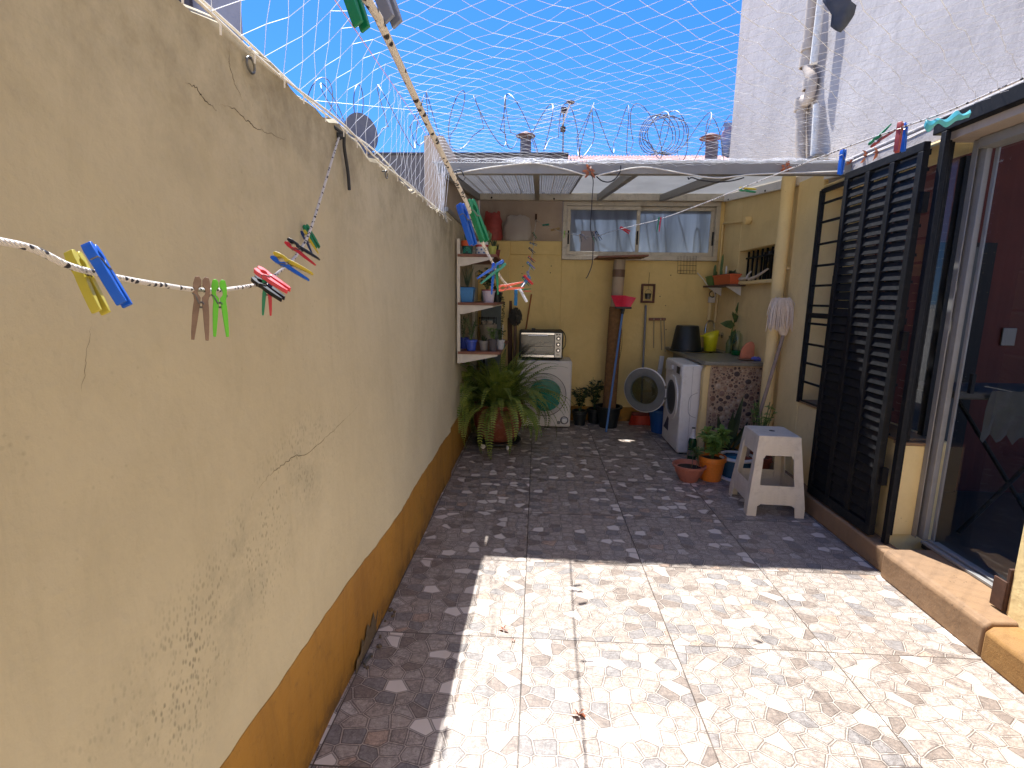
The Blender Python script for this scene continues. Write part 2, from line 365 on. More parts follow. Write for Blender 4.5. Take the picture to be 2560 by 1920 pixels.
# ================================================================== SETTING
XL, YB = -.68, 5.95
struct('ground', MB().add([(-400, -400, -.06), (400, -400, -.06), (400, 400, -.06), (-400, 400, -.06)], [(0, 1, 2, 3)]), mat('bounce_ground', c(200, 190, 175), .9, 0, .2, .5))  # unseen ground, kept pale to bounce sunlight into the room
bh = Thing('bounce_wall', 'unseen cream wall added behind the viewer to bounce sunlight into the patio', 'house', (.7, -2.4, 0))
bh.part('wall', MB().box(-.84, 2.2, -2.6, -2.4, 0, 3.0), mat('cream_render', c(236, 226, 206), .85, 0, .04, 3))  # added out of view to throw sunlight back into the shade
struct('patio_floor', MB().box(XL-.1, 2.2, -3, YB+.05, -.05, 0), floor_mat(), smooth=False)

# ---- left boundary wall
w = Thing('boundary_wall', 'tall cream plaster wall with a crack, damp spots and an ochre skirting, left of the patio', 'wall', (-.76, 0, 0))
def grid(P, nu, nv):
    vs = [P(i/nu, j/nv) for j in range(nv+1) for i in range(nu+1)]
    return vs, [(j*(nu+1)+i, j*(nu+1)+i+1, (j+1)*(nu+1)+i+1, (j+1)*(nu+1)+i) for j in range(nv) for i in range(nu)]
mb = MB()
def lw(u, v):
    y = -3+u*6.9; z = .0+v*2.0
    return Vector((XL+.006*math.sin(y*3.1+z*2)+.004*math.sin(y*7-z*5), y, z+(.012*math.sin(y*11)+.008*math.sin(y*29) if v == 1 else 0)))
vs, fs = grid(lw, 140, 24); mb.add(vs, fs)
mb.add([(XL, -3, 0), (XL-.16, -3, 0), (XL-.16, -3, 2.03), (XL, -3, 2.0)], [(0, 1, 2, 3)])
# coping
cp = MB(); n = 140
for i in range(n+1):
    p = lw(i/n, 1); cp.v += [tuple(p), (XL-.015, p.y, p.z+.016), (XL-.15, p.y, p.z+.02), (XL-.17, p.y, p.z-.01), (XL-.17, p.y, 0)]
cp.f = [(i*5+k, i*5+k+1, (i+1)*5+k+1, (i+1)*5+k) for i in range(n) for k in range(4)]
w.part('plaster_face', mb, M_left, smooth=True); w.part('coping', cp, M_left)
end = MB().box(XL-.17, XL-.004, 3.9, 3.915, 0, 1.99); w.part('wall_end', end, M_left)
far = MB().box(XL-.19, XL-.02, 3.915, 6.3, 0, 2.08); w.part('rear_section', far, M_left, bevel=.004)
up = MB().box(XL-.19, XL-.045, 3.95, 6.3, 2.083, 2.62); w.part('upper_section', up, M_raw)
rail = MB().box(XL-.044, XL-.012, 3.95, 5.93, 2.083, 2.115); w.part('side_rail', rail, M_alug, bevel=.003)
# painted skirting with its ragged top edge, broken away at one place
sk = MB(); n = 160
def sktop(y): return (.40 if y < 1.5 else .40-.03*min(1, (y-1.5)/.8))+.003*math.sin(y*9)+.002*math.sin(y*31)+.0018*math.sin(y*67+2)+.0015*math.sin(y*131)
for i in range(n+1):
    y = -3+6.9*i/n; hh_ = sktop(y); lx = lambda z: lw(i/n, z/2).x
    sk.v += [(lx(0)+.004, y, 0), (lx(.1)+.0035, y, .1), (lx(hh_*.6)+.003, y, hh_*.6), (lx(hh_)+.0025, y, hh_), (lx(hh_)-.004, y, hh_+.001)]
sk.f = [(i*5+k, (i+1)*5+k, (i+1)*5+k+1, i*5+k+1) for i in range(n) for k in range(4)]
w.part('skirting', sk, M_orange)
sk2 = MB().box(XL-.022, XL-.012, 3.915, YB, 0, .37); w.part('rear_skirting', sk2, M_orange)
def crack(pts, r0):
    path = []; P = [PX(x, y, XL+.005) for x, y in pts]
    for i in range(len(P)-1):
        for k in range(7):
            t = k/7; q = P[i].lerp(P[i+1], t); q += Vector((0, rnd(-1, 1), rnd(-1, 1)))*.0035
            q.x = lw((q.y+3)/6.9, q.z/2.0).x+.0005
            path.append(q)
    rr = [r0*.7*rnd(.4, 1.2)*math.sin(math.pi*(i+.6)/(len(path)+.2)) for i in range(len(path))]
    return MB().tube(path, rr, 5)
M_crk = mat('crack_shadow', c(64, 54, 44), .95)
w.part('crack', crack([(470, 203), (495, 218), (512, 242), (530, 262), (552, 280)], .0013), M_crk)
w.part('crack', crack([(555, 262), (595, 275), (612, 296), (640, 318), (668, 332), (720, 352)], .0013), M_crk)
w.part('crack', crack([(652, 1228), (680, 1190), (712, 1165), (745, 1140), (775, 1135), (815, 1095), (855, 1055), (905, 1000)], .0012), M_crk)
w.part('crack', crack([(576, 120), (578, 165), (590, 205), (615, 262)], .0007), M_crk)
w.part('crack', crack([(252, 795), (236, 900), (224, 990)], .0004), M_crk)
# crumbling hole at the foot
hole = MB(); random.seed(3); bot = []; top_ = []
for k in range(41):
    y = 1.70+.48*k/40; f_ = math.sin(math.pi*k/40)**.7
    top_.append((y, .010+.10*f_*(1-.45*k/40)*(1+.25*math.sin(k*1.1))+rnd(-.014, .014)*f_))
for k, (y, z) in enumerate(top_):
    for q in range(6): hole.v.append((XL+.0062+rnd(-.0015, .0025), y+rnd(-.003, .003), z*q/5))
hole.f = [(k*6+q, (k+1)*6+q, (k+1)*6+q+1, k*6+q+1) for k in range(40) for q in range(5)]
M_crumb = plaster('crumbled_render', c(130, 114, 94), c(86, 74, 60), bump=1., speck=1.)
w.part('crumbled_plaster', hole, M_crumb, smooth=False)
for k in range(9):
    y = rnd(1.72, 2.12); r = rnd(.005, .013); m_ = MB().ball((XL+.022+rnd(0, .03), y, r*.5), r, 5, 3, sx=rnd(.6, 1.3), sy=rnd(.7, 1.5), sz=.7)
    w.part('plaster_chip', m_, M_crumb, smooth=False)

# ---- rear wall with the window
b = Thing('rear_wall', 'yellow plaster wall across the far end of the patio with raw render above and a window', 'wall', (.7, 6.1, 0))
yb = MB().box(XL-.02, .262, YB, 6.3, 0, 2.085).box(.262, 2.25, YB, 6.3, 0, 1.879).box(2.0005, 2.25, 5.925, 6.3, 1.8795, 2.60)
b.part('yellow_plaster', yb, M_yellow, bevel=.006)
b.part('pilaster', MB().box(XL-.018, -.33, YB-.035, YB-.001, 0, 2.07), M_yellow, bevel=.008)
b.part('ledge_line', MB().box(-.328, .258, YB-.012, YB-.001, 1.93, 2.078), M_yellow, bevel=.005)
b.part('raw_upper_wall', MB().box(XL-.02, .262, 6.13, 6.3, 2.087, 2.75), M_raw)
b.part('top_infill', MB().box(.262, 2.04, 5.918, 5.945, 2.5145, 2.64), M_raw)
b.part('skirting', MB().box(XL, 2.04, YB-.008, YB-.0005, 0, .17), M_orange)
x0, x1, z0, z1 = .2625, 2.0, 1.88, 2.513; yf = YB-.03
fr = MB()
for a in ((x0, x1, z0, z0+.05), (x0, x1, z1-.045, z1), (x0, x0+.045, z0+.05, z1-.045), (x1-.045, x1, z0+.05, z1-.045)): fr.box(a[0], a[1], yf, yf+.09, a[2], a[3])
win = b.part('window', fr, M_alu, bevel=.003)
xm = 1.105
def sash(xa, xb, yy):
    s = MB(); za, zb = z0+.053, z1-.048; k = .04
    s.box(xa, xb, yy, yy+.03, za, za+k).box(xa, xb, yy, yy+.03, zb-k, zb).box(xa, xa+k, yy, yy+.03, za+k, zb-k).box(xb-k, xb, yy, yy+.03, za+k, zb-k)
    o = b.part('sash', s, M_alu, win, bevel=.002)
sash(x0+.047, xm+.02, yf+.012); sash(xm-.02, x1-.047, yf+.046)
def panel(xa, xb, yy, hole=None):
    s = MB(); za, zb = z0+.09, z1-.085
    if hole:
        ha, hb, hc, hd = hole
        s.box(xa, ha, yy, yy+.004, za, zb).box(hb, xb, yy, yy+.004, za, zb).box(ha, hb, yy, yy+.004, za, hc).box(ha, hb, yy, yy+.004, hd, zb)
    else: s.box(xa, xb, yy, yy+.004, za, zb)
    b.part('pane', s, M_pane, win, smooth=False)
panel(x0+.085, xm-.018, yf+.024, (.47, .63, 1.975, 2.2)); panel(xm+.018, x1-.085, yf+.058)  # opening added in the left pane so a sun patch reaches the floor
for x, yy in ((x0+.058, yf+.004), (xm-.012, yf+.004), (x1-.062, yf+.036)):
    b.part('latch', MB().box(x, x+.018, yy, yy+.01, 2.05, 2.2), M_black, win, bevel=.002)
# shallow old repair and holes in the plaster
holes = MB()
for x, y in ((1307, 666), (1378, 665), (1376, 682), (1305, 684), (1677, 688), (1664, 764), (1665, 824), (1650, 741), (1405, 625)):
    q = PY(x, y, YB-.002); holes.ball(q, .006, 6, 4, sy=.3)
b.part('drill_hole', holes, M_dark)

# ---- the house along the right side
h = Thing('house', 'yellow plastered house along the right side with black louvred shutter and dark doorway', 'house', (2.2, 2.5, 0))
XR = 2.04
sw = MB()
ZW = lambda y: 2.275+(y-3.62)*.1035+.07
def wy_(a, b, lo): sw.hexa([(XR, a, lo), (2.3, a, lo), (2.3, b, lo), (XR, b, lo), (XR, a, ZW(a)), (2.3, a, ZW(a)), (2.3, b, ZW(b)), (XR, b, ZW(b))])
wy_(4.22, 4.57, 0); wy_(5.40, YB, 0); wy_(4.57, 5.40, 1.935); sw.box(XR, 2.3, 4.57, 5.40, 0, 1.635)
h.part('side_wall', sw, M_yellow2, bevel=.008)
sill = h.part('window_sill', MB().box(1.975, 2.2, 4.45, 5.45, 1.60, 1.633), M_yellow2, bevel=.006)
h.part('small_window', MB().box(2.16, 2.175, 4.571, 5.399, 1.636, 1.934), M_glass, smooth=False)
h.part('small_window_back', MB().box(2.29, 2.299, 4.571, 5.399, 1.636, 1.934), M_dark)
sb = MB()
for i in range(8): y = 4.62+i*.105; sb.box(2.115, 2.13, y-.008, y+.008, 1.636, 1.934)
sb.box(2.112, 2.133, 4.571, 5.399, 1.86, 1.876)
h.part('window_bars', sb, M_black)
# wall with the big window
bw = MB()
bw.box(2.0, 2.28, 3.86, 4.219, 0, 2.36).box(2.0, 2.28, 2.78, 3.86, 0, .70).box(2.0, 2.28, 2.78, 3.86, 2.236, 2.262).box(2.0, 2.28, -3, 2.035, 0, 2.36)
h.part('front_wall', bw, M_yellow2, bevel=.012)
h.part('upper_fascia', MB().box(2.03, 2.344, -3, 4.2, 2.365, 2.39).box(2.03, 2.344, 2.036, 3.86, 2.264, 2.365), M_white, bevel=.01)
gr = MB()
for z in [.715, .86, 1.0, 1.14, 1.29, 1.42, 1.56, 1.70, 1.85, 2.0, 2.13]: gr.bar((1.995, 3.84, z), (1.995, 2.85, z), .012, .016)
gr.bar((1.99, 3.835, .70), (1.99, 3.835, 2.22), .03, .03, (1, 0, 0)); gr.bar((1.99, 3.84, 1.35), (1.99, 2.85, 1.35), .02, .035); gr.bar((1.99, 3.84, 2.215), (1.99, 2.85, 2.215), .02, .03)
h.part('window_grille', gr, M_black, bevel=.002)
h.part('big_window_glass', MB().box(2.2, 2.206, 2.9, 3.858, .72, 2.2), M_glass, smooth=False)
h.part('big_window_frame', MB().box(2.18, 2.23, 3.3, 3.34, .70, 2.2).box(2.18, 2.23, 2.86, 2.9, .7, 2.2), M_black, bevel=.003)
# stone on the window sill
h.part('big_window_sill', MB().box(1.985, 2.2, 2.80, 3.87, .70, .712), M_step, bevel=.003)
# plinth, threshold step and curb
h.part('plinth', MB().box(1.895, 1.999, 2.56, 4.2, 0, .128), M_step, bevel=.012)
st = MB(); st.prism([(0, 0), (0, .135), (.025, .158), (.30, .165), (.30, 0)], (1.868, 1.97, 0), (1, 0, 0), (0, 0, 1), (0, .62, 0))
h.part('doorstep', st, M_step, bevel=.01)
cu = MB(); cu.prism([(0, 0), (0, .125), (.03, .15), (.135, .155), (.135, 0)], (1.862, -1, 0), (1, 0, 0), (0, 0, 1), (0, 2.962, 0))
h.part('curb', cu, plaster('worn_wood_curb', c(158, 118, 66), c(132, 98, 58), streak=.6, streakcol=c(84, 62, 42), speck=1., bump=.6, rough=.7), bevel=.01)
# black shutters
def shutter(x, ya, yb, za, zb, bays):
    f = MB(); s = MB(); k = .038; th = .034
    f.box(x, x+th, ya, yb, za, za+.06).box(x, x+th, ya, yb, zb-.045, zb)
    W = (yb-ya-k)/bays
    for i in range(bays+1): f.box(x, x+th, ya+i*W, ya+i*W+k, za+.06, zb-.045)
    z = za+.075
    while z < zb-.06:
        for i in range(bays):
            a, b_ = ya+i*W+k, ya+(i+1)*W
            s.hexa([(x+.007, a, z), (x+.011, a, z-.003), (x+.011, b_, z-.003), (x+.007, b_, z), (x+.020, a, z+.045), (x+.025, a, z+.042), (x+.025, b_, z+.042), (x+.020, b_, z+.045)])
        z += .052
    o = h.part('shutter', f, M_black, bevel=.003); h.part('louvres', s, M_black, o, smooth=False); return o
sh = shutter(1.905, 2.775, 3.435, .142, 2.245, 3)
for z in (.5, 1.25, 1.95): h.part('hinge', MB().bar((1.935, 2.75, z), (1.935, 2.775, z), .03, .1), M_black, sh)
shutter(1.95, 2.90, 3.52, .142, 1.62, 2)
h.part('folded_shutter', MB().box(1.945, 1.97, 2.695, 2.728, .132, 2.27), M_black, bevel=.003)
h.part('shutter_post', MB().box(1.985, 2.01, 2.735, 2.777, .165, 2.27), M_black, bevel=.003)
h.part('shutter_rail', MB().box(1.955, 2.03, .8, 2.80, 2.275, 2.345), M_black, bevel=.004)
# door
h.part('lintel', MB().box(1.998, 2.30, 2.036, 2.78, 2.238, 2.274), M_raw)
h.part('stub_sill', MB().box(1.985, 2.17, 2.745, 2.80, .683, .702), M_step, bevel=.004)
h.part('door_stub', MB().box(2.005, 2.16, 2.75, 2.779, .166, .682), M_yellow2, bevel=.003)
h.part('glazing_bar', MB().box(2.028, 2.042, 2.760, 2.780, .704, 2.236), M_black)
h.part('side_glass', MB().box(2.035, 2.12, 2.77, 2.776, .704, 2.236), M_glass, smooth=False)
df = MB(); df.box(2.118, 2.124, 2.715, 2.748, .166, 2.236).box(2.128, 2.133, 2.73, 2.748, .166, 2.236).box(2.140, 2.168, 2.69, 2.745, .166, 2.2).box(2.180, 2.190, 2.67, 2.69, .166, 2.2)
df.box(2.105, 2.2, 2.04, 2.70, 2.19, 2.236).box(2.15, 2.2, 2.037, 2.07, .166, 2.19)
door = h.part('door_frame', df, M_alug, bevel=.003)
h.part('track', MB().box(2.105, 2.13, 2.04, 2.66, .166, .180).box(2.14, 2.155, 2.04, 2.66, .166, .186).box(2.165, 2.2, 2.04, 2.66, .166, .174), M_alug, door, bevel=.002)
h.part('door_glass', MB().box(2.17, 2.176, 2.07, 2.655, .19, 2.19), M_glass, door, smooth=False)
h.part('latch', MB().box(2.198, 2.215, 2.62, 2.64, 1.0, 1.1), M_black, door)
h.part('corner_bracket', MB().box(1.99, 1.999, 2.04, 2.10, .17, .30).box(1.995, 2.03, 2.036, 2.05, .17, .36), M_rust, bevel=.002)
# room behind the doorway
rm = MB(); CZ = 3.2
rm.box(2.56, 5.2, -2.9, -2.85, .1, CZ).box(5.15, 5.2, 2.9, 3.7, .1, CZ)
rm.box(2.56, 4.2, -2.85, 3.7, CZ-.05, CZ)  # ceiling stops short and one side is open, to let daylight in
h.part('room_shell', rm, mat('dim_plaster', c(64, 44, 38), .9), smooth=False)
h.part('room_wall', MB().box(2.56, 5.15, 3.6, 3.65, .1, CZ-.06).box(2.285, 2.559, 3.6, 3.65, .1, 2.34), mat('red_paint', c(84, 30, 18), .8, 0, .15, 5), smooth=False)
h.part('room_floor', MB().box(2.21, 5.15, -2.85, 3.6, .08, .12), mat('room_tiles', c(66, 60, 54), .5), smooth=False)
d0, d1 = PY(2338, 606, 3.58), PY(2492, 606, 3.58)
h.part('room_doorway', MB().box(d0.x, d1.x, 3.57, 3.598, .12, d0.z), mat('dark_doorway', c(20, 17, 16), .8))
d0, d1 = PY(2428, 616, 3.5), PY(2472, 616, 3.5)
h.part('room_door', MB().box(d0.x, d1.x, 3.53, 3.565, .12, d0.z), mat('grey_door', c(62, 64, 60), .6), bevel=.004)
d0 = PY(2522, 842, 3.59)
h.part('light_switch', MB().box(d0.x-.045, d0.x+.045, 3.588, 3.599, d0.z-.06, d0.z+.06), mat('switch_plate', c(110, 104, 98), .5), bevel=.003)

ib = Thing('ironing_board', 'covered ironing board standing in the dark room behind the doorway', 'ironing board', (2.75, 3.0, .12))
poly = [(-.5, -.17), (.25, -.19), (.45, -.13), (.55, 0), (.45, .13), (.25, .19), (-.5, .17)]
ib.part('board', MB().prism(poly, (2.80, 3.0, .93), (1, 0, 0), (0, 1, 0), (0, 0, .045)), cm('board_cloth', c(84, 82, 78), .9), bevel=.012)
ib.part('leg', MB().tube([(2.5, 2.9, .12), (3.1, 2.9, .93)], .012), M_black); ib.part('leg', MB().tube([(3.1, 3.1, .12), (2.5, 3.1, .93)], .012), M_black)
hc = MB(); rows = []
for k in range(13):
    for q in range(6): hc.v.append((2.46+.03*k, 2.80+.008*math.sin(k*1.9+q)+.006*q, .985-(.055+.006*math.sin(k*2.3))*q))
hc.f = [(k*6+q, (k+1)*6+q, (k+1)*6+q+1, k*6+q+1) for k in range(12) for q in range(5)]
ib.part('hanging_cloth', hc, cm('board_cloth', c(84, 82, 78), .9))

# ---- tall neighbour building on the right, with pipes
nb = Thing('neighbour_building', 'tall white rendered building with drain pipes rising above the right side roof', 'building', (5, 3, 0))
nb.part('wall', MB().box(2.345, 2.55, -6, 6.8, 2.40, 7.6).box(2.5505, 3.3, -6, 6.8, 3.25, 7.6).box(2.345, 3.3, 4.3, 6.8, 0, 2.399).box(2.5505, 3.3, 3.7, 6.8, 2.399, 3.249), M_white, smooth=False)
M_pipe1 = mat('beige_pipe', c(186, 172, 158), .85, 0, .1, 10, spec=.1, dirt=(c(120, 104, 92), 20, .5)); M_pipe2 = mat('white_pipe', c(216, 212, 204), .85, 0, .08, 10, spec=.1, dirt=(c(120, 112, 104), 30, .6))
xp = 2.285
Pp = lambda x, y: PX(x, y, xp)
pt = curve([Pp(2012, 420), Pp(2001, 395), Pp(2004, 262), Pp(2020, 250), Pp(2030, 200), Pp(2018, 150), Pp(2032, -20), Pp(2034, -120)], 6)
pt[0].z = 2.43; p1 = MB().tube(pt, .042, 14)
pp = nb.part('drain_pipe', p1, M_pipe1, label='thick beige drain pipe with offsets')
for x, y, dz in ((2003, 262, .05), (2016, 155, .045), (2020, 118, .03), (2024, 212, .04)):
    q = Pp(x, y); nb.part('joint', MB().lathe([(.046, -dz), (.056, -dz), (.056, dz), (.046, dz)], q, 16), M_pipe1, pp)
q0, q1 = Pp(2028, 395), Pp(2032, 268); q0.y -= .06; q1.y -= .06
nb.part('thin_pipe', MB().tube([(q0.x, q0.y, 2.43), (q1.x, q1.y, q1.z)], .026, 12), M_pipe2); nb.part('thin_pipe', MB().tube([Pp(2040, 162)+Vector((-.03, -.02, 0)), Pp(2066, -60)+Vector((-.03, -.02, 0))], .03, 12), M_pipe2)
nb.part('pipe_clip', MB().box(2.24, 2.344, 4.50, 4.66, 2.62, 2.64), M_steel)

# ---- grey tower far left, and buildings behind
tb = Thing('grey_building', 'grey tower block with a dark edge rising beyond the left wall', 'building', (-10, 16, 0))
tb.part('wall', MB().prism([(-7.05, 12.7), (-12, 20.9), (-16, 20), (-14, 12.2)], (0, 0, 0), (1, 0, 0), (0, 1, 0), (0, 0, 16)), M_greyb, smooth=False)
tb.part('dark_corner', MB().box(-8.6, -8.15, 12.50, 12.66, 0, 16), mat('dark_facade', c(70, 62, 64), .8))
rb = Thing('rear_neighbour', 'low grey building with a flat parapet behind the far wall', 'building', (-1, 8.4, 0))
rb.part('wall', MB().box(-3.0, .385, 8.0, 9.6, 0, 3.54), M_grey, smooth=False)
rb.part('parapet_cap', MB().box(-3.03, .41, 7.97, 9.6, 3.543, 3.575), mat('parapet_cap', c(70, 68, 72), .8), bevel=.004)
rr = Thing('red_roof_shed', 'low shed with a red corrugated roof behind the window wall', 'building', (1.5, 8, 0))
rr.part('wall', MB().box(.5, 3.2, 7.45, 9.4, 0, 3.1), M_grey, smooth=False)
cr = MB(); nx = 300
A0 = PY(1412, 418, 7.3); A1 = PY(1412, 389, 8.6)
for i in range(nx+1):
    x = .39+2.9*i/nx; dz = .012*math.sin(i*math.pi/2.5)
    cr.v += [(x, 7.3, A0.z+dz), (x, 8.6, A1.z+dz), (x, 8.6, A1.z-.03+dz), (x, 7.3, A0.z-.02+dz)]
cr.f = [(i*4+k, (i+1)*4+k, (i+1)*4+(k+1) % 4, i*4+(k+1) % 4) for i in range(nx) for k in range(4)]
M_red = mat('red_corrugated', c(168, 116, 108), .7, 0, .2, 3, dirt=(c(214, 200, 194), 6, .7))
rr.part('corrugated_roof', cr, M_red)
def vent(px, yt, yb_, wpx, cpx, Y, label):
    a = PY(px, yt, Y); bb = PY(px, yb_, Y); r = wpx/2*Y/FPX; cr_ = cpx/2*Y/FPX
    v = Thing('roof_vent', label, 'vent', (bb.x, Y, bb.z), 'metal flue vents on the roofs behind')
    v.part('flue', MB().lathe([(0, 0), (r, 0), (r, a.z-bb.z), (r*.9, a.z-bb.z), (r*.9, .02)], bb, 18), mat('vent_metal', c(112, 104, 104), .6, .3, .2))
    t = a+Vector((0, 0, .05))
    v.part('cap', MB().lathe([(0, 0), (cr_, 0), (cr_, .012), (.02, .07), (0, .075)], t, 20), mat('vent_cap', c(128, 92, 84), .7, .2, .2))
    g = MB()
    for k in range(4): an = k*math.pi/2+.4; g.tube([a+Vector((r*.9*math.cos(an), r*.9*math.sin(an), -.03)), t+Vector((r*1.1*math.cos(an), r*1.1*math.sin(an), .01))], .006, 5)
    v.part('strut', g, M_wire)
    return v
vent(1314, 350, 383, 26, 46, 8.3, 'round metal flue vent with a conical cap on the grey parapet building')
vent(1776, 356, 415, 28, 50, 7.6, 'round metal flue vent with a flat cap in front of the white building')
single('concrete_block', MB().box(PY(1268, 380, 8.25).x, PY(1312, 380, 8.25).x, 8.15, 8.4, 3.577, 3.62), M_grey, 'flat concrete slab lying on the parapet beside the round flue vent', 'slab', bevel=.004)
an = Thing('television_antenna', 'rooftop television antenna on a thin mast above the grey parapet', 'antenna', PY(1407, 388, 8.3))
m0, m1 = PY(1407, 388, 8.3), PY(1409, 276, 8.3)
an.part('mast', MB().tube([m0, m1], .013, 8), M_alug)
bA, bB = PY(1404, 318, 8.35), PY(1426, 256, 7.7); an.part('boom', MB().tube([bA, bB], .011, 8), M_gwhite)
el = MB()
for k in range(6):
    q = bA.lerp(bB, k/5); el.tube([q+Vector((-.55+.04*k, -.1, -.14)), q+Vector((.30-.03*k, .06, .07))], .0035, 5)
an.part('element', el, M_alug)
an.part('bracket', MB().box(m1.x-.04, m1.x+.06, 8.25, 8.34, m1.z-.03, m1.z+.03).box(m0.x-.05, m0.x+.03, 8.26, 8.34, m1.z-.30, m1.z-.24), mat('antenna_box', c(60, 46, 44), .7))
an.part('reflector', MB().lathe([(0, -.01), (.06, -.008), (.065, 0), (.06, .008), (0, .012)], bB, 16), mat('antenna_disc', c(70, 60, 66), .6))
# satellite dish beyond the left wall
dp = PY(901, 335, 5.0)
sdh = Thing('satellite_dish', 'grey satellite dish seen from behind over the left wall', 'satellite dish', (dp.x-.1, 5.0, 2.3))
axd = Vector((.80, -.55, .05)).normalized()
sdh.part('reflector', MB().lathe([(0, -.02), (.06, -.018), (.12, -.008), (.172, .012), (.178, .014), (.178, .020), (.17, .018), (.12, -.002), (0, -.014)], dp, 32, ax=axd, sy=1.1), mat('dish_grey', c(104, 108, 124), .6, .1))
sdh.part('mount', MB().tube([dp-axd*.02, dp-axd*.12+Vector((0, 0, -.02)), dp-axd*.14+Vector((0, 0, -.7))], .018, 8), M_steel)

# ---- razor wire over the rear wall
rz = Thing('razor_wire', 'coiled razor wire stretched above the far end of the patio', 'razor wire', (-.3, 6.5, 3.2))
PA, PB = PY(700, 300, 5.4), PY(1850, 335, 7.1)
PA.z = 3.30; PB.z = 3.50
coil = []; NL = 22
for i in range(NL*28+1):
    t = i/(NL*28); th = 2*math.pi*t*NL; k = i//28
    r = .27+.03*math.sin(k*2.1); tt = t+.010*math.sin(k*1.7)+.016*math.sin(th)*(1 if k % 2 else -1)
    q = PA.lerp(PB, tt); coil.append(q+Vector((.05*math.sin(th*1+k), r*math.cos(th), r*math.sin(th)+.02*math.sin(k*.9))))
rz.part('coil', MB().tube(coil, .0055, 5), M_wire)
brb = MB()
for i in range(0, len(coil)-1, 4):
    q = coil[i]; d = (coil[i+1]-coil[i]).normalized(); s_ = Vector((rnd(-1, 1), rnd(-1, 1), rnd(-1, 1))).cross(d).normalized()
    brb.prism([(-.012, 0), (0, .012), (.012, 0), (0, -.012)], q-d.cross(s_)*.001, d, s_, d.cross(s_)*.002)
rz.part('barb', brb, M_wire)
extra = MB()
for k in range(5):
    cpt = PY(1640+k*7, 338, 6.9+.03*k); pts = [cpt+Vector((.21*math.cos(a)*(1+.06*k), .05*math.sin(a*2+k), .23*math.sin(a))) for a in [2*math.pi*j/26 for j in range(27)]]
    extra.tube(pts, .006, 5)
rz.part('bunched_loop', extra, M_wire)
rz.part('straight_wire', MB().tube([PY(768, 250, 5.5), PY(1180, 290, 6.2), PY(1720, 317, 7.0), PY(1840, 300, 7.2)], .003, 5), M_wire)
pbg = MB(); q0 = PY(1824, 352, 7.0)
pbg.lathe([(.02, -.2), (.07, -.17), (.09, -.05), (.11, .06), (.08, .16), (.10, .2), (.03, .21)], q0, 14, sx=1.0, sy=.6, wob=.18)
single('plastic_bag', pbg, mat('faded_bag', c(120, 138, 176), .6, 0, .3, 9, dirt=(c(190, 70, 70), 7, .8)), 'crumpled blue and red plastic bag snagged in the razor wire', 'bag')

# ---- awning over the far end
aw = Thing('awning', 'aluminium lean-to roof of ribbed and milky sheets over the far end', 'awning', (.68, 4.8, 2.27))
def zr(y): return 2.275+(y-3.62)*(.235/2.27)
aw.part('front_beam', MB().box(-.70, 2.06, 3.595, 3.645, 2.272, 2.345), M_alug, bevel=.003)
aw.part('rear_beam', MB().box(-.70, 2.03, 5.86, 5.915, 2.515, 2.59), M_alu, bevel=.003)
def raf(x, wd=.045, m=M_alug, ya=3.646, yb=5.859): 
    s = MB(); s.hexa([(x-wd/2, ya, zr(ya)), (x+wd/2, ya, zr(ya)), (x+wd/2, yb, zr(yb)), (x-wd/2, yb, zr(yb)), (x-wd/2, ya, zr(ya)+.068), (x+wd/2, ya, zr(ya)+.068), (x+wd/2, yb, zr(yb)+.068), (x-wd/2, yb, zr(yb)+.068)]); return s
for x in (-.03, .65, 1.33): aw.part('rafter', raf(x), M_alug, bevel=.002)
aw.part('side_rail', raf(-.685, .03), M_alug, bevel=.002); aw.part('side_rail', raf(2.02, .035, M_gwhite), M_gwhite, bevel=.002)
bl = MB()
for x, y in ((1229, 494), (1385, 497)): bl.ball(PY(x, y, 5.858), .011, 8, 5)
for x, y in ((1821, 499), (1913, 477)): bl.ball(PX(x, y, 2.001), .009, 8, 5)
aw.part('bolt', bl, M_dark)
cs = MB(); nx = 260
for i in range(nx+1):
    x = -.74+1.08*i/nx; dz = .006*math.sin(i*math.pi/2.6)
    for y in (3.60, 6.128): cs.v += [(x, y, zr(y)+.075+dz), (x, y, zr(y)+.077+dz)]
for i in range(nx):
    a = i*4; b_ = (i+1)*4; cs.f += [(a, b_, b_+2, a+2), (a+1, a+3, b_+3, b_+1)]
aw.part('ribbed_sheet', cs, M_corr)
fs_ = MB()
for (xa, xb) in ((.318, 2.06),):
    ya, yb_ = 3.60, 5.955
    fs_.hexa([(xa, ya, zr(ya)+.084), (xb, ya, zr(ya)+.084), (xb, yb_, zr(yb_)+.084), (xa, yb_, zr(yb_)+.084), (xa, ya, zr(ya)+.089), (xb, ya, zr(ya)+.089), (xb, yb_, zr(yb_)+.089), (xa, yb_, zr(yb_)+.089)])
aw.part('milky_sheet', fs_, M_sheet, smooth=False)
sun_lines = MB()
for i in range(9):
    x = -.62+i*.105; sun_lines.hexa([(x-.003, 3.66, zr(3.66)+.066), (x+.003, 3.66, zr(3.66)+.066), (x+.003, 5.85, zr(5.85)+.066), (x-.003, 5.85, zr(5.85)+.066), (x-.003, 3.66, zr(3.66)+.07), (x+.003, 3.66, zr(3.66)+.07), (x+.003, 5.85, zr(5.85)+.07), (x-.003, 5.85, zr(5.85)+.07)])
aw.part('sun_seam', sun_lines, M_gwhite)  # white strips stand for sun shining through the sheet joins

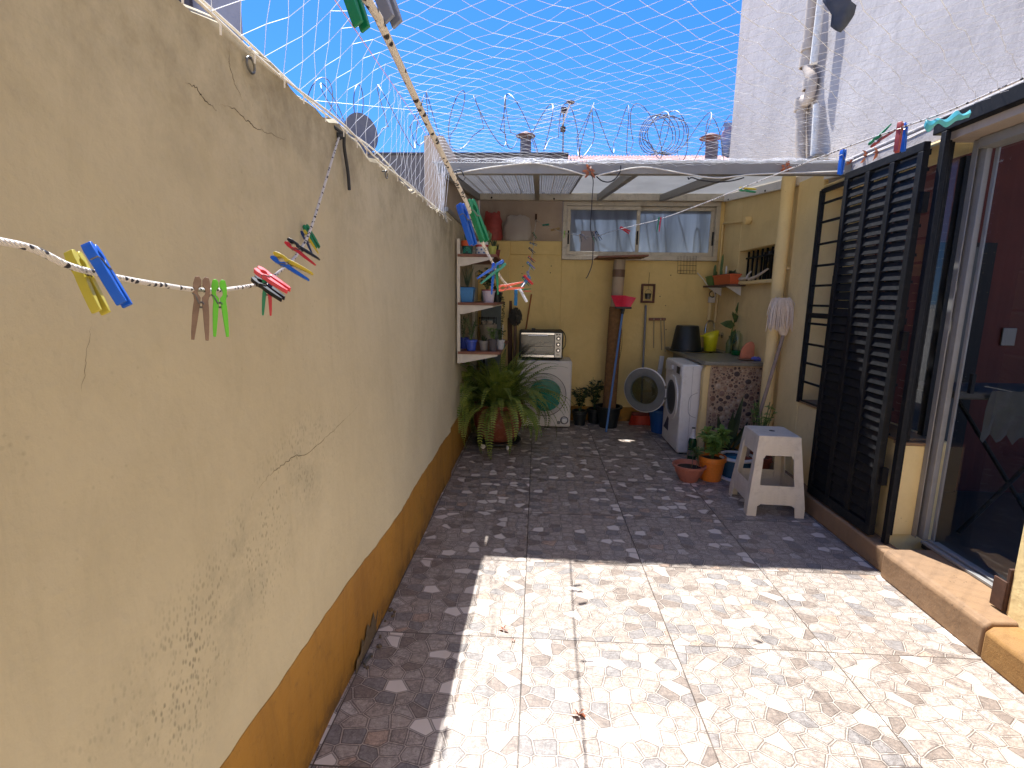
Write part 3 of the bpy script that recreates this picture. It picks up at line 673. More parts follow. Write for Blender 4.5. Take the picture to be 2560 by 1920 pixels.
# ---- PVC downpipe and conduits
dpz = Thing('downpipe', 'cream painted round downpipe with a socket, against the house corner', 'pipe', (1.945, 4.27, .30))
dpz.part('pipe', MB().lathe([(.0, .45), (.05, .45), (.05, 2.41), (0, 2.41)], (1.945, 4.27, 0), 24), M_yellow2)
dpz.part('socket', MB().lathe([(.0, .28), (.045, .28), (.062, .31), (.066, .44), (.071, .44), (.071, .47), (.052, .47)], (1.945, 4.27, 0), 24), M_yellow2)
dpz.part('bracket', MB().box(1.94, 2.0, 4.26, 4.28, .22, .285).box(1.96, 2.04, 4.25, 4.29, 1.70, 1.715), M_yellow2)
cd = Thing('conduit_pipe', 'thin white conduit with an elbow on the yellow wall right of the window', 'pipe', (2.02, 5.6, 1.9))
a, b_, c2 = PX(1799, 565, 2.025), PX(1868, 553, 2.025), PX(1878, 553, 2.025)
cd.part('pipe', MB().tube([(2.022, 5.88, 1.2), (2.022, 5.88, a.z), (2.022, 5.87, a.z+.01), (2.022, b_.y, b_.z)], .012, 10), M_yellow2)
cd.part('elbow', MB().lathe([(0, -.035), (.032, -.035), (.036, -.02), (.036, .02), (.02, .03), (0, .03)], (2.012, b_.y-.05, b_.z), 14, ax=(1, 0, 0)), M_yellow2)

# ================================================================== NET, ROPES, PEGS
M_net = mat('nylon_net', c(236, 238, 242), .6, 0, .05, 40)
def strand(mb, a, b, r, sag=0):
    d = b-a; L = d.length
    if L < 1e-5: return
    u = d.cross(Vector((.3, .2, 1))).normalized(); w_ = d.cross(u).normalized(); mb_v = []
    for p in (a, b): mb_v += [p+u*r, p-u*r*.5+w_*r*.87, p-u*r*.5-w_*r*.87]
    mb.add(mb_v, [(0, 1, 4, 3), (1, 2, 5, 4), (2, 0, 3, 5)])
nt = Thing('safety_net', 'white knotted nylon net stretched over the patio from the left wall to the house', 'net', (.66, 1.9, 2.0))
zs = 2.325; NX = -.66
def cordP(y):
    t = (3.6-y)/3.3; x = -.655+.165*t; return Vector((x, y, 1.4515-x/.722))
def netP(u, y):
    """u = distance from the left wall rope: first up the curtain, then across to the right"""
    a = Vector((-.672, y, 2.008)); b_ = cordP(y); H = (b_-a).length
    if u < H: p = a.lerp(b_, u/H); p.x += .010*math.sin(y*6+u*9); return p
    W = 2.02-b_.x; k = (u-H)/W
    return Vector((b_.x+(u-H), y, b_.z+(2.345-b_.z)*min(1, k)**.75-.03*math.sin(math.pi*min(1, k))+.006*math.sin(u*9+y*7)))
sp = .054; sv = .047; nu = int(2.93/sp); nv = int((3.60-.25)/sv)
def node(i, j):
    y = .25+j*sv
    if y > 3.1: y = 3.1+(y-3.1)*(.93 if y < 3.35 else .93)
    p = netP(i*sp, y); j_ = .004*math.sin(i*12.9898+j*78.233)
    return p+Vector((j_, .005*math.sin(i*4.1+j*9.7), .004*math.sin(i*7.3+j*3.3)))
nm = MB(); kn = MB()
for i in range(0, nu+1):
    for j in range(0, nv+1):
        if (i+j) % 2: continue
        a = node(i, j)
        for di in (1,):
            for dj in (-1, 1):
                if i+di <= nu and 0 <= j+dj <= nv: strand(nm, a, node(i+di, j+dj), .00085)
        r = .0019; kn.add([a+Vector((r, 0, 0)), a-Vector((r, 0, 0)), a+Vector((0, r, 0)), a-Vector((0, r, 0)), a+Vector((0, 0, r)), a-Vector((0, 0, r))],
                          [(0, 2, 4), (2, 1, 4), (1, 3, 4), (3, 0, 4), (2, 0, 5), (1, 2, 5), (3, 1, 5), (0, 3, 5)])
nt.part('mesh', nm, M_net, smooth=False); nt.part('knot', kn, M_net)
er = MB(); er2 = MB(); er3 = MB()
er.tube([Vector((NX-.005+.004*math.sin(k*1.3), -.6+k*.15, 2.003+.008*math.sin(k*.9))) for k in range(31)], .0035, 6)
er2.tube([Vector((NX-.03+.006*math.sin(k*1.1), -.6+k*.15, 2.028+.01*math.sin(k*.7+1))) for k in range(31)], .0032, 6)
er3.tube([Vector((2.03, .2+.1*k, 2.348+.004*math.sin(k))) for k in range(35)], .0035, 6)
for k in range(24):
    y = .7+k*.13+rnd(-.02, .02); p = Vector((NX-.003, y, 2.0)); er.tube([p, p+Vector((.006, .01, -.012)), p+Vector((.004, .012, -.03))], .0025, 4)
nt.part('edge_rope', er, M_cord); nt.part('edge_rope', er2, M_cord); nt.part('edge_rope', er3, M_cord)
ga = MB()
for k in range(12):
    y = 3.40+rnd(0, .19); p = Vector((NX+rnd(-.01, .02), y, 2.01)); q = Vector((NX+rnd(0, .05), y+rnd(-.03, .05), 2.30)); m_ = p.lerp(q, .5)+Vector((rnd(-.01, .01), rnd(-.02, .02), 0))
    ga.tube([p, m_, q], .0011, 4)
# bundle of slack net on top of the front beam
for k in range(46):
    z = 2.340+rnd(0, .028); y = 3.56+rnd(0, .06); pts = []
    x = rnd(-.66, 1.6); L_ = rnd(.2, .9)
    for m_ in range(8): pts.append(Vector((min(2.02, x+L_*m_/7), y+.012*math.sin(m_*2+k), z+.008*math.sin(m_*1.7+k*2))))
    ga.tube(pts, .0012, 4)
nt.part('gathered_edge', ga, M_net)
single('support_cord', MB().tube([cordP(-.4), cordP(1.2), cordP(2.4), cordP(3.6)], .0016, 6), mat('pink_cord', c(206, 150, 140), .8), 'thin pink cord above the left wall carrying the upper edge of the net curtain', 'cord')
# slack cords tied along the awning beam
def pc(pts, Y): return [PY(x, y, Y) for x, y in pts]
cw = curve(pc([(1135, 434), (1180, 426), (1250, 415), (1335, 408), (1400, 420), (1465, 438)], 3.575), 5)
single('slack_rope', MB().tube(cw, .0045, 6), M_cord, 'slack white cord looped along the left half of the awning beam', 'cord', 'cords tied along the awning beam')
cw = curve(pc([(1490, 440), (1530, 430), (1610, 418), (1700, 432), (1790, 445), (1880, 436), (2000, 432), (2110, 428)], 3.57), 5)
single('slack_rope', MB().tube(cw, .0045, 6), M_cord, 'slack white cord looped along the right half of the awning beam', 'cord', 'cords tied along the awning beam')
M_bw = mat('black_wire', c(36, 36, 40), .6)
single('black_cable', MB().tube(curve(pc([(1491, 441), (1505, 452), (1522, 455), (1537, 448), (1550, 430), (1552, 414)], 3.57), 6), .004, 6), M_bw, 'black cable loop drooping under the middle of the awning beam', 'cable')
single('black_cable', MB().tube(curve(pc([(1720, 443), (1722, 448), (1730, 444), (1750, 450), (1790, 455), (1830, 452), (1860, 444)], 3.57), 6), .004, 6), M_bw, 'black cable sagging from the awning beam left of the downpipe', 'cable')
single('hanging_wire', MB().tube(curve(pc([(1478, 438), (1483, 452), (1480, 500), (1478, 540), (1476, 570), (1482, 600), (1482, 640), (1479, 665), (1470, 688), (1465, 696)], 3.58), 6), .0030, 6), M_bw, 'thin black wire hanging straight down in front of the window from the awning beam', 'wire')
single('black_cable', MB().tube(curve(pc([(1112, 437), (1128, 432), (1150, 425), (1160, 440)], 3.57), 6), .004, 6).tube(curve(pc([(1140, 430), (1148, 445), (1158, 452), (1163, 444)], 3.57), 5), .002, 5), M_bw, 'short black cable end twisted at the left corner of the awning', 'cable')

# ---- clothes lines
hook = PY(1340, 548, 6.12); A2 = PD(1178, 540, .92)
hk = single('wall_hook', MB().tube([hook+Vector((0, .02, .03)), hook+Vector((0, -.02, .03)), hook+Vector((0, -.03, -.01)), hook+Vector((0, 0, -.03))], .006, 6).box(hook.x-.012, hook.x+.012, 6.115, 6.13, hook.z-.01, hook.z+.06), M_rust, 'rusty iron hook in the raw render where the clothes lines end', 'hook')
r2px = [(956, 68), (1042, 253), (1105, 384), (1168, 511), (1191, 575), (1236, 665), (1268, 712), (1300, 722), (1318, 690), (1330, 640)]
r2 = [Vector((-.118, -.35, 1.60)), Vector((-.121, .05, 1.635))]+[PV(x, y, hook, A2) for x, y in [(918, 0)]+r2px]+[hook]
cur2 = curve(r2, 8)
single('clothes_line', MB().tube(cur2, .0036, 10), M_rope, 'flecked white rope coming from above the camera down to the far wall hook', 'clothes line', 'clothes lines across the patio')
A3 = PD(2100, 400, 1.5)
r3px = [(1365, 566), (1385, 572), (1410, 582), (1478, 592), (1530, 578), (1590, 563), (1650, 548), (1755, 510), (1900, 452), (2100, 374), (2245, 322), (2370, 278), (2560, 195), (2760, 110)]
r3 = [hook]+[PV(x, y, hook, A3) for x, y in r3px]; cur3 = curve(r3, 6)
single('clothes_line', MB().tube(cur3, .0022, 8), M_rope, 'thin white rope rising from the far wall hook to the upper right', 'clothes line', 'clothes lines across the patio')
B0, B1 = PD(0, 603, .44), PX(848, 340, -.672)
r1px = [(0, 603), (90, 625), (180, 667), (300, 695), (420, 715), (500, 725), (580, 722), (660, 706), (700, 678), (740, 640), (772, 585), (800, 500), (830, 400), (848, 340)]
r1 = [PV(-260, 560, B0, B1)]+[PV(x, y, B0, B1) for x, y in r1px]; cur1 = curve(r1, 7)
single('clothes_line', MB().tube(cur1, [.0036 for p in cur1], 10), M_rope, 'flecked white rope sagging in front of the cream wall at the left', 'clothes line', 'clothes lines across the patio')
e = B1
single('black_tie', MB().tube(curve([e, e+Vector((.012, .01, .01)), e+Vector((.008, .02, -.03)), e+Vector((.006, .05, -.10)), e+Vector((.007, .055, -.16))], 6), .0055, 8).ball(e, .013, 8, 6).tube([e+Vector((.01, 0, .01)), e+Vector((-.005, -.03, .02))], .005, 6), M_bw, 'dark knotted tie holding the left clothes line at the wall top', 'tie')
def ring(px, py, label):
    q = PX(px, py, XL+.012); m = MB(); m.tube([q+Vector((0, .016*math.cos(a), .016*math.sin(a))) for a in [2*math.pi*k/16 for k in range(17)]], .0028, 6)
    m.tube([q+Vector((-.02, 0, .012)), q+Vector((0, 0, .016))], .003, 6)
    single('eye_hook', m, M_steel, label, 'hook', 'steel eye hooks along the left wall top')
ring(627, 163, 'steel eye hook near the top left end of the cream wall'); ring(966, 436, 'steel eye hook in the cream wall just left of the grey building corner')

def peg(A, B, D, cols, label, roll=0, D2=None, op=11, L=None, rope=None, group='clothes pegs on the lines'):
    """spring peg with its jaw end seen at A and its grip end at B, D metres away"""
    a = PD(*A, D); b_ = PD(*B, D2 or D); 
    z = (a-b_); Ln = z.length; z.normalize(); mid = (a+b_)/2
    view = (mid-CAM).normalized(); x = view.cross(z).normalized(); y = z.cross(x)
    q = Matrix.Rotation(R(roll), 3, z); x = q@x; y = q@y
    mtx = Matrix((x, y, z)).transposed().to_4x4(); mtx.translation = b_
    w_ = .0052 if Ln > .06 else .0045; s = Ln/.075
    t = Thing('clothes_peg', label, 'clothes peg', group=group, mtx=mtx)
    o = math.tan(R(op/2))
    for k, col in zip((-1, 1), cols):
        # outline in (x,z): grip tapers, jaw has the round bite for the line
        zp = .042*s; g = lambda zz: abs(zz-zp)*o if zz < zp else 0
        pts = [(g(0)+.0002, 0), (g(.02*s)+.0006, .02*s), (g(.036*s)+.0012, .036*s), (.0010*s, zp), (.0006*s, .050*s), (.0034*s, .054*s), (.0040*s, .058*s), (.0030*s, .062*s), (.0005*s, .065*s), (.0005*s, .071*s), (.003*s, .075*s),
               (.0070*s, .074*s), (.0088*s, .066*s), (.0086*s, .055*s), (.0072*s, .047*s), (.0080*s, .040*s), (g(.03*s)+.0072*s, .028*s), (g(.012*s)+.0052*s, .010*s), (g(0)+.0034*s, 0)]
        if k < 0: pts = [(-u, v) for u, v in pts][::-1]
        m = MB().prism(pts, (0, -w_*s, 0), (1, 0, 0), (0, 0, 1), (0, 2*w_*s, 0))
        l = t.part('leg', m, pm(col), bevel=.0006 if D < 2.2 else 0, label=('%s half' % col) if cols[0] != cols[1] else None)
    sp_ = MB(); r = .0030*s
    sp_.tube([Vector((r*math.cos(a), -w_*s*1.15+w_*s*2.3*k/30, zp+r*math.sin(a))) for k, a in enumerate([k*2*math.pi/10 for k in range(31)])], .0008*s, 5)
    for sg in (-1, 1): sp_.tube([Vector((sg*r*.6, sg*w_*s*1.15, zp)), Vector((sg*.006*s, sg*w_*s*1.12, .052*s)), Vector((sg*.0088*s, sg*w_*s*.9, .0545*s)), Vector((sg*.0088*s, -sg*w_*s*.6, .0545*s))], .0008*s, 5)
    t.part('spring', sp_, M_steel)
    return t
Y2 = lambda c_: (c_, c_)
peg((181, 630), (254, 782), .55, ('olive', 'olive'), 'dull yellow peg hanging behind the bright blue one at the far left', roll=58, op=13)
peg((222, 612), (312, 762), .535, Y2('blue'), 'large bright blue peg nearest the left edge of the cream wall', roll=72, op=10)
peg((505, 693), (500, 850), .765, Y2('wood'), 'old grey wooden peg hanging straight down in front of the cream wall', op=15)
peg((547, 700), (553, 842), .79, Y2('lime'), 'lime green peg right beside the wooden one', op=15)
peg((668, 690), (667, 789), .99, ('green', 'red'), 'green and red peg hanging straight down under a black one', op=13)
peg((633, 694), (708, 748), .985, Y2('black'), 'black peg just under the pink one on the left line', roll=40, op=6)
peg((640, 672), (722, 727), .96, Y2('pink'), 'pink peg clipped slantwise at the bend of the left line', roll=40, op=6)
peg((682, 638), (776, 692), 1.02, ('blue', 'yellow'), 'yellow and blue peg between the pink peg and the black and red one', op=12, roll=8)
peg((717, 602), (793, 655), 1.12, ('red', 'black'), 'black and red peg third from the top of the left line', op=14, roll=5)
peg((762, 563), (795, 620), 1.42, Y2('green'), 'green peg topmost on the left line', roll=35, op=8)
peg((757, 577), (789, 636), 1.36, ('navy', 'yellow'), 'dark blue and yellow peg just below the topmost green one', op=16)
peg((840, -130), (905, 68), .43, Y2('green'), 'green peg tip cut by the top edge of the picture', roll=60, op=8)
peg((905, -160), (984, 56), .43, Y2('grey'), 'grey peg tip right of the thick rope at the top edge', roll=60, op=8)
peg((1151, 510), (1183, 612), .93, Y2('blue'), 'pale blue peg left of the rope, high on the middle line above the shelves', roll=55, op=8)
peg((1174, 500), (1212, 603), .91, Y2('green'), 'bright green peg right of the rope, high on the middle line above the shelves', roll=50, op=10)
peg((1262, 655), (1197, 703), 1.20, ('blue', 'teal'), 'teal and blue peg slanting down left in the middle cluster', op=14)
peg((1238, 657), (1237, 736), 1.22, ('blue', 'green'), 'blue and green peg hanging straight down in the middle cluster', op=16)
peg((1241, 722), (1309, 712), 1.42, Y2('salmon'), 'salmon orange peg lying level at the lowest point of the middle line', op=15)
peg((1299, 722), (1317, 755), 1.80, Y2('white'), 'small white peg just right of the salmon one', roll=70, op=8)
peg((1290, 724), (1289, 764), 1.86, Y2('cyan'), 'blue peg hanging between the salmon peg and the white one', roll=60, op=12)
peg((1299, 726), (1328, 725), 2.4, ('red', 'green'), 'green and red peg lying level right of the white one', op=16)
peg((1325, 691), (1304, 716), 2.9, Y2('cyan'), 'blue peg pointing down left above the lowest point of the middle line', op=14)
peg((1310, 688), (1332, 711), 2.8, Y2('red'), 'thin red peg slanting across the blue one above the lowest point', roll=80, op=4)
peg((1306, 692), (1325, 714), 2.95, ('green', 'navy'), 'green and navy peg slanting behind the thin red one', op=10)
peg((1318, 678), (1326, 702), 3.2, Y2('grey'), 'grey peg above the tangle of pegs on the middle line', op=12)
for (A, B, D, cl, lab) in [((1317, 655), (1336, 674), 3.9, ('teal', 'blue'), 'teal and blue peg fifth from the far hook on the middle line'),
                           ((1320, 641), (1338, 656), 4.2, ('navy', 'red'), 'navy and red peg fourth from the far hook on the middle line'),
                           ((1322, 619), (1337, 634), 4.6, ('black', 'navy'), 'black and navy peg third from the far hook on the middle line'),
                           ((1324, 606), (1343, 613), 4.9, ('cyan', 'navy'), 'blue and navy peg second from the far hook on the middle line'),
                           ((1332, 581), (1341, 598), 5.3, ('black', 'green'), 'dark peg nearest the far hook on the middle line')]:
    peg(A, B, D, cl, lab, op=15)
P3 = [((1356, 563), (1373, 561), 5.3, ('teal', 'teal'), 'teal peg nearest the far hook on the right line', 40), ((1377, 575), (1399, 571), 5.0, ('tan', 'tan'), 'tan peg lying level left of the window frame', 60),
      ((1413, 577), (1411, 596), 4.6, ('lime', 'tan'), 'lime peg in front of the left window frame', 0), ((1450, 585), (1452, 606), 4.2, ('tan', 'black'), 'tan and black peg left in the trio before the left pane', 0),
      ((1455, 585), (1467, 599), 4.1, ('navy', 'grey'), 'navy and grey peg slanting in the trio before the left pane', 0), ((1479, 581), (1489, 603), 3.95, ('green', 'black'), 'green and black peg beside the hanging wire', 0),
      ((1489, 578), (1503, 601), 3.85, ('navy', 'black'), 'navy peg just right of the hanging wire', 0)]
for A, B, D, cl, lab, rl in P3: peg(A, B, D, cl, lab, roll=rl, op=16)
peg((1550, 568), (1574, 581), 3.25, Y2('red'), 'red peg in front of the left window pane', op=20, roll=30)
peg((1650, 543), (1645, 579), 2.62, ('green', 'red'), 'green and red peg hanging in front of the right window pane', op=10)
peg((1848, 472), (1890, 477), 2.05, ('green', 'yellow'), 'yellow and green peg under the right side of the awning', op=12, roll=20)
peg((2109, 373), (2100, 436), 1.56, Y2('blue'), 'upright blue peg at the top left corner of the louvred shutter', roll=55, op=6)
peg((2176, 363), (2232, 319), 1.37, ('brick', 'green'), 'green and red peg clipped steeply above the louvred shutter', op=22)
peg((2252, 306), (2241, 380), 1.31, Y2('brick'), 'faded red peg standing in front of a blue one above the shutter', roll=72, op=6)
peg((2262, 308), (2257, 378), 1.34, Y2('blue'), 'blue peg half hidden behind the faded red one above the shutter', roll=70, op=6)
# aqua strip caught on the net edge
ap = [PD(x, y, 1.22) for x, y in [(2313, 310), (2325, 316), (2345, 302), (2365, 308), (2390, 290), (2405, 292), (2424, 284)]]
am = MB(); cc = curve(ap, 5)
for i, p in enumerate(cc):
    wd = .010+.0035*math.sin(i*.42); am.v += [tuple(p+Vector((0, 0, wd))), tuple(p+Vector((.002, .008, 0))), tuple(p-Vector((0, 0, wd))), tuple(p+Vector((-.002, -.008, 0)))]
am.f = [(i*4+k, (i+1)*4+k, (i+1)*4+(k+1) % 4, i*4+(k+1) % 4) for i in range(len(cc)-1) for k in range(4)]+[(0, 1, 2, 3), tuple(4*(len(cc)-1)+k for k in range(4))[::-1]]
single('plastic_strip', am, plastic('aqua_strip', PC['aqua'], .4), 'wavy aqua plastic strip lying along the net edge above the doorway', 'plastic strip', bevel=.001)
# dark scrap hanging on the net, top right
dm = MB(); ctr = PD(2108, 20, 1.32)
ol = [(2070, -40), (2062, -10), (2070, 18), (2082, 32), (2084, 58), (2092, 76), (2102, 80), (2116, 66), (2130, 46), (2134, 24), (2126, 4), (2140, -20), (2150, -60)]
pl = [((PD(x, y, 1.32)-ctr)) for x, y in ol]
n_ = len(pl); 
for off, k in ((-.010, 1), (.010, 1)):
    dm.v += [tuple(ctr+p*.93+FW*(off+.006*math.sin(i*2))) for i, p in enumerate(pl)]
dm.v += [tuple(ctr+p*1.02) for p in pl]; dm.v += [tuple(ctr-FW*.022), tuple(ctr+FW*.022)]
for i in range(n_):
    j = (i+1) % n_; dm.f += [(i, j, 2*n_+j, 2*n_+i), (n_+j, n_+i, 2*n_+i, 2*n_+j), (j, i, 3*n_), (n_+i, n_+j, 3*n_+1)]
single('cloth_scrap', dm, mat('dark_cloth', c(66, 72, 84), .8, 0, .2, 30, bs=90), 'dark grey cloth scrap hanging from the net at the top right', 'cloth', ang=70)

# dry leaves caught on the net and along the roof edge, and on the floor
M_dry = leafmat('dry_leaf', c(150, 84, 56), c(184, 116, 80), .2)
def dryleaf(p, s, label, seed, nrm=None):
    random.seed(seed); m = MB(); p = Vector(p)
    for k in range(6): m.leaf(p+Vector((rnd(-1, 1), rnd(-1, 1), rnd(-.4, 1)))*s*.15, (math.cos(k*1.05+rnd(0, .4)), rnd(-.5, .5), math.sin(k*1.05)), s*rnd(.6, 1), s*.42, (rnd(-.4, .4), -1, .3) if nrm is None else nrm, .2, rnd(-.3, .4))
    return single('dry_leaf', m, M_dry, label, 'dry leaf', 'dry leaves caught around the patio')
dryleaf(PY(1474, 428, 3.57), .06, 'brown dry leaf stuck at the middle of the awning beam', 1)
dryleaf(PY(1965, 418, 3.56), .06, 'orange dry leaf stuck on the awning beam left of the blue peg', 2)
dryleaf(PX(2125, 412, 2.02), .05, 'curled dry leaf on the roof edge just right of the blue peg', 3)
dryleaf(PX(2165, 392, 2.03), .055, 'dry leaf on the roof edge above the middle of the shutter', 4)
dryleaf(PX(2195, 380, 2.03), .05, 'dry leaf on the roof edge below the green and red peg', 5)
for x, y, s, sd_, lab in ((1258, 1575, .028, 6, 'small dry leaf on the sunlit tiles near the shadow of the left wall'), (1452, 1787, .04, 8, 'larger dry leaf on the sunlit tiles at the bottom middle'),
                          (1283, 1600, .014, 9, 'tiny dry flake on the sunlit tiles below the small leaf')):
    dryleaf(PZ(x, y, .006), s, lab, sd_, (0, .2, 1))
for x, y, k, lab in ((1165, 1408, 11, 'dry leaf lying on the net above the shadow corner'), (1440, 1405, 12, 'dry leaf lying on the net in front of the awning beam')):
    pass

# ================================================================== OBJECTS
random.seed(21)
M_steelb = mat('chrome', c(190, 190, 190), .18, 1, .05, 30)
# ---- shelf unit
su = Thing('wall_shelf', 'three tier brown wall shelf on white brackets holding potted plants', 'shelf', (XL+.17, 4.75, .9))
M_br = mat('white_bracket', c(206, 198, 184), .5, 0, .08, 20)
SH = [(1.775, .33), (1.378, .33), (.962, .37)]
SY = (4.27, 5.45)
for y in (4.29, 5.30): su.part('upright', MB().box(XL-.001, XL+.024, y-.014, y+.014, .88, 1.92), M_br, bevel=.002)
for z, wd in SH:
    su.part('shelf_board', MB().box(XL+.005, XL+wd, SY[0], SY[1], z, z+.022), M_brown, bevel=.003)
    for y in (4.29, 5.30):
        su.part('bracket', MB().prism([(0, 0), (0, -.075), (.03, -.075), (wd-.05, -.014), (wd-.05, 0)], (XL+.024, y-.008, z-.001), (1, 0, 0), (0, 0, 1), (0, .016, 0)), M_br)
def pot(name, label, x, y, z, r, hh, m, top=None, soil=True, cat='potted plant', taper=.75, rim=True, n=24, group=None, sx=1, sy=1):
    t = Thing(name, label, cat, (x, y, z), group)
    pr = [(0, 0), (r*taper, 0), (r*(taper+(1-taper)*.8), hh*.8)]
    if rim: pr += [(r*.97, hh*.8), (r*1.05, hh*.82), (r*1.05, hh)]
    else: pr += [(r, hh)]
    pr += [(r*.92, hh), (r*.88, hh*.86), (0, hh*.86)]
    if top: # two-tone
        t.part('pot', MB().lathe(pr[:3]+[(r*.9, hh*.58), (0, hh*.58)] if False else [(0, 0), (r*taper, 0), (r*.9, hh*.62)], (x, y, z), n), m)
        t.part('pot_rim', MB().lathe([(r*.905, hh*.62), (r*1.03, hh*.64), (r*1.06, hh), (r*.94, hh), (r*.88, hh*.86), (0, hh*.86)], (x, y, z), n), top)
    else: t.part('pot', MB().lathe(pr, (x, y, z), n, sx=sx, sy=sy), m)
    if soil: t.part('soil', MB().lathe([(0, hh*.90), (r*.5, hh*.885), (r*.88, hh*.87)], (x, y, z), 14, sx=sx, sy=sy, wob=.02), M_soil)
    return t
def bush(t, x, y, z, n, rx, rz, L, W, m, stems=6, up=.5, mname='foliage'):
    s = MB(); f = MB()
    for k in range(stems):
        a = rnd(0, 6.28); tip = Vector((x+rx*.8*math.cos(a)*rnd(.3, 1), y+rx*.8*math.sin(a)*rnd(.3, 1), z+rz*rnd(.6, 1)))
        pth = curve([(x+rnd(-.01, .01), y+rnd(-.01, .01), z), ((x+tip.x)/2+rnd(-.01, .01), (y+tip.y)/2, z+rz*.5), tip], 4); s.tube(pth, .002+.002*rz, 4)
        for i in range(n//stems):
            u = rnd(.25, 1); q = Vector(pth[int(u*(len(pth)-1))]); b = rnd(0, 6.28); d = Vector((math.cos(b), math.sin(b), rnd(-.3, .9)))
            f.leaf(q, d, L*rnd(.6, 1.2), W*rnd(.7, 1.2), (rnd(-.5, .5), rnd(-.5, .5), 1))
    t.part('stem', s, L_mid); t.part(mname, f, m, smooth=False)
def spikes(t, x, y, z, n, H, W, m, spread=.4, name='foliage'):
    f = MB()
    for k in range(n):
        a = rnd(0, 6.28); d = Vector((math.cos(a)*spread*rnd(.2, 1), math.sin(a)*spread*rnd(.2, 1), 1)); f.leaf((x+rnd(-.01, .01), y+rnd(-.01, .01), z), d, H*rnd(.6, 1.1), W, (math.cos(a+1.5), math.sin(a+1.5), 0), .1, .1)
    t.part(name, f, m, smooth=False)
z1s, z2s, z3s = SH[0][0]+.022, SH[1][0]+.022, SH[2][0]+.022
def at(px, Y): return PY(px, 700, Y).x
t = pot('flower_pot', 'green pot with an orange rim and small arches, left on the top shelf', at(1169, 4.38), 4.38, z1s, .052, .115, plastic('dark_green_pot', c(36, 84, 78), .6), plastic('orange_rim', c(206, 92, 48), .6))
ar = MB(); q = Vector((at(1169, 4.38), 4.38-.044, z1s+.012))
for r_ in (.016, .025, .034): ar.tube([q+Vector((r_*math.cos(a), -.004+.25*(r_*math.cos(a))**2/.05, r_*1.3*math.sin(a))) for a in [math.pi*k/12 for k in range(13)]], .0022, 5)
t.part('painted_arch', ar, plastic('mint_paint', c(60, 176, 150), .6))
spikes(t, at(1169, 4.38), 4.38, z1s+.1, 7, .075, .022, L_mid, 1.2)
t = pot('tin_can', 'white, red and blue patterned tin planted with a small cactus on the top shelf', at(1205, 4.42), 4.42, z1s, .055, .11, M_gwhite, taper=1, rim=False)
bx_, by_ = at(1205, 4.42), 4.42
t.part('red_band', MB().lathe([(.0556, .068), (.0562, .07), (.0562, .085), (.0556, .087)], (bx_, by_, z1s), 24), plastic('red_band', c(196, 80, 74), .5))
lb = MB()
for k in range(16):
    a = k*math.pi/8; lb.box(0, 0, 0, 0, 0, 0) if False else lb.lathe([(0, 0), (.008, .0005), (0, .001)], (bx_+.0556*math.cos(a), by_+.0556*math.sin(a), z1s+(.02 if k % 2 else .045)), 8, ax=(math.cos(a), math.sin(a), 0))
t.part('blue_motif', lb, plastic('blue_print', c(56, 110, 170), .5))
def paddle(t, pts, w_, m, name='cactus_pad'):
    f = MB()
    for (a, b_, r) in pts:
        a = Vector(a); b_ = Vector(b_); d = b_-a; f.lathe([(.001, 0), (r*.8, d.length*.2), (r, d.length*.6), (r*.7, d.length*.9), (.001, d.length)], a, 10, ax=d.normalized(), sy=w_)
    t.part(name, f, m)
M_cactus = mat('cactus_skin', c(84, 112, 66), .6, 0, .15, 40, bs=150)
paddle(t, [((bx_+.02, by_, z1s+.09), (bx_+.055, by_, z1s+.21), .018), ((bx_+.05, by_, z1s+.08), (bx_+.075, by_, z1s+.19), .016), ((bx_+.04, by_, z1s+.17), (bx_+.02, by_, z1s+.25), .012)], .5, M_cactus)
t = pot('flower_pot', 'small lime yellow pot at the outer end of the top shelf', at(1229, 4.36)+.005, 4.36, z1s, .036, .07, plastic('lime_pot', c(176, 176, 84), .5)); spikes(t, at(1229, 4.36)+.01, 4.36, z1s+.06, 9, .075, .014, L_dark, .5)
t = pot('flower_pot', 'small dark red pot with a spiky plant at the outer edge of the top shelf', at(1240, 4.62), 4.62, z1s, .036, .065, plastic('maroon_pot', c(120, 44, 40), .5)); spikes(t, at(1240, 4.62), 4.62, z1s+.05, 8, .09, .014, L_dark, .35)
# second shelf
def boxpot(name, label, x0, x1, y0, y1, z, hh, m, gname=None):
    t = Thing(name, label, 'potted plant', ((x0+x1)/2, (y0+y1)/2, z), gname); i = .016
    t.part('pot', MB().hexa([(x0+i, y0+i, z), (x1-i, y0+i, z), (x1-i, y1-i, z), (x0+i, y1-i, z), (x0, y0, z+hh), (x1, y0, z+hh), (x1, y1, z+hh), (x0, y1, z+hh)]).box(x0-.005, x1+.005, y0-.005, y1+.005, z+hh-.014, z+hh+.001), m, bevel=.004)
    t.part('soil', MB().box(x0+.01, x1-.01, y0+.01, y1-.01, z+hh, z+hh+.006), M_soil); return t
xa, xb = at(1150, 4.38), at(1186, 4.38)
t = boxpot('flower_pot', 'square light blue pot at the wall end of the middle shelf', xa, xb, 4.33, 4.47, z2s, .125, plastic('light_blue_pot', c(62, 128, 186), .45)); spikes(t, (xa+xb)/2, 4.40, z2s+.12, 22, .19, .010, L_grey, .35)
t = pot('flower_pot', 'lilac white pot with a reddish rim on the middle shelf', at(1222, 4.40), 4.40, z2s, .056, .11, plastic('lilac_pot', c(196, 184, 196), .5), None); t.part('saucer', MB().lathe([(.05, .0), (.062, .004), (.064, .014), (.058, .012)], (at(1222, 4.4), 4.4, z2s+.096), 20), plastic('maroon_rim', c(140, 60, 72), .5))
bush(t, at(1218, 4.40), 4.40, z2s+.10, 110, .13, .20, .042, .026, L_dark, 9)
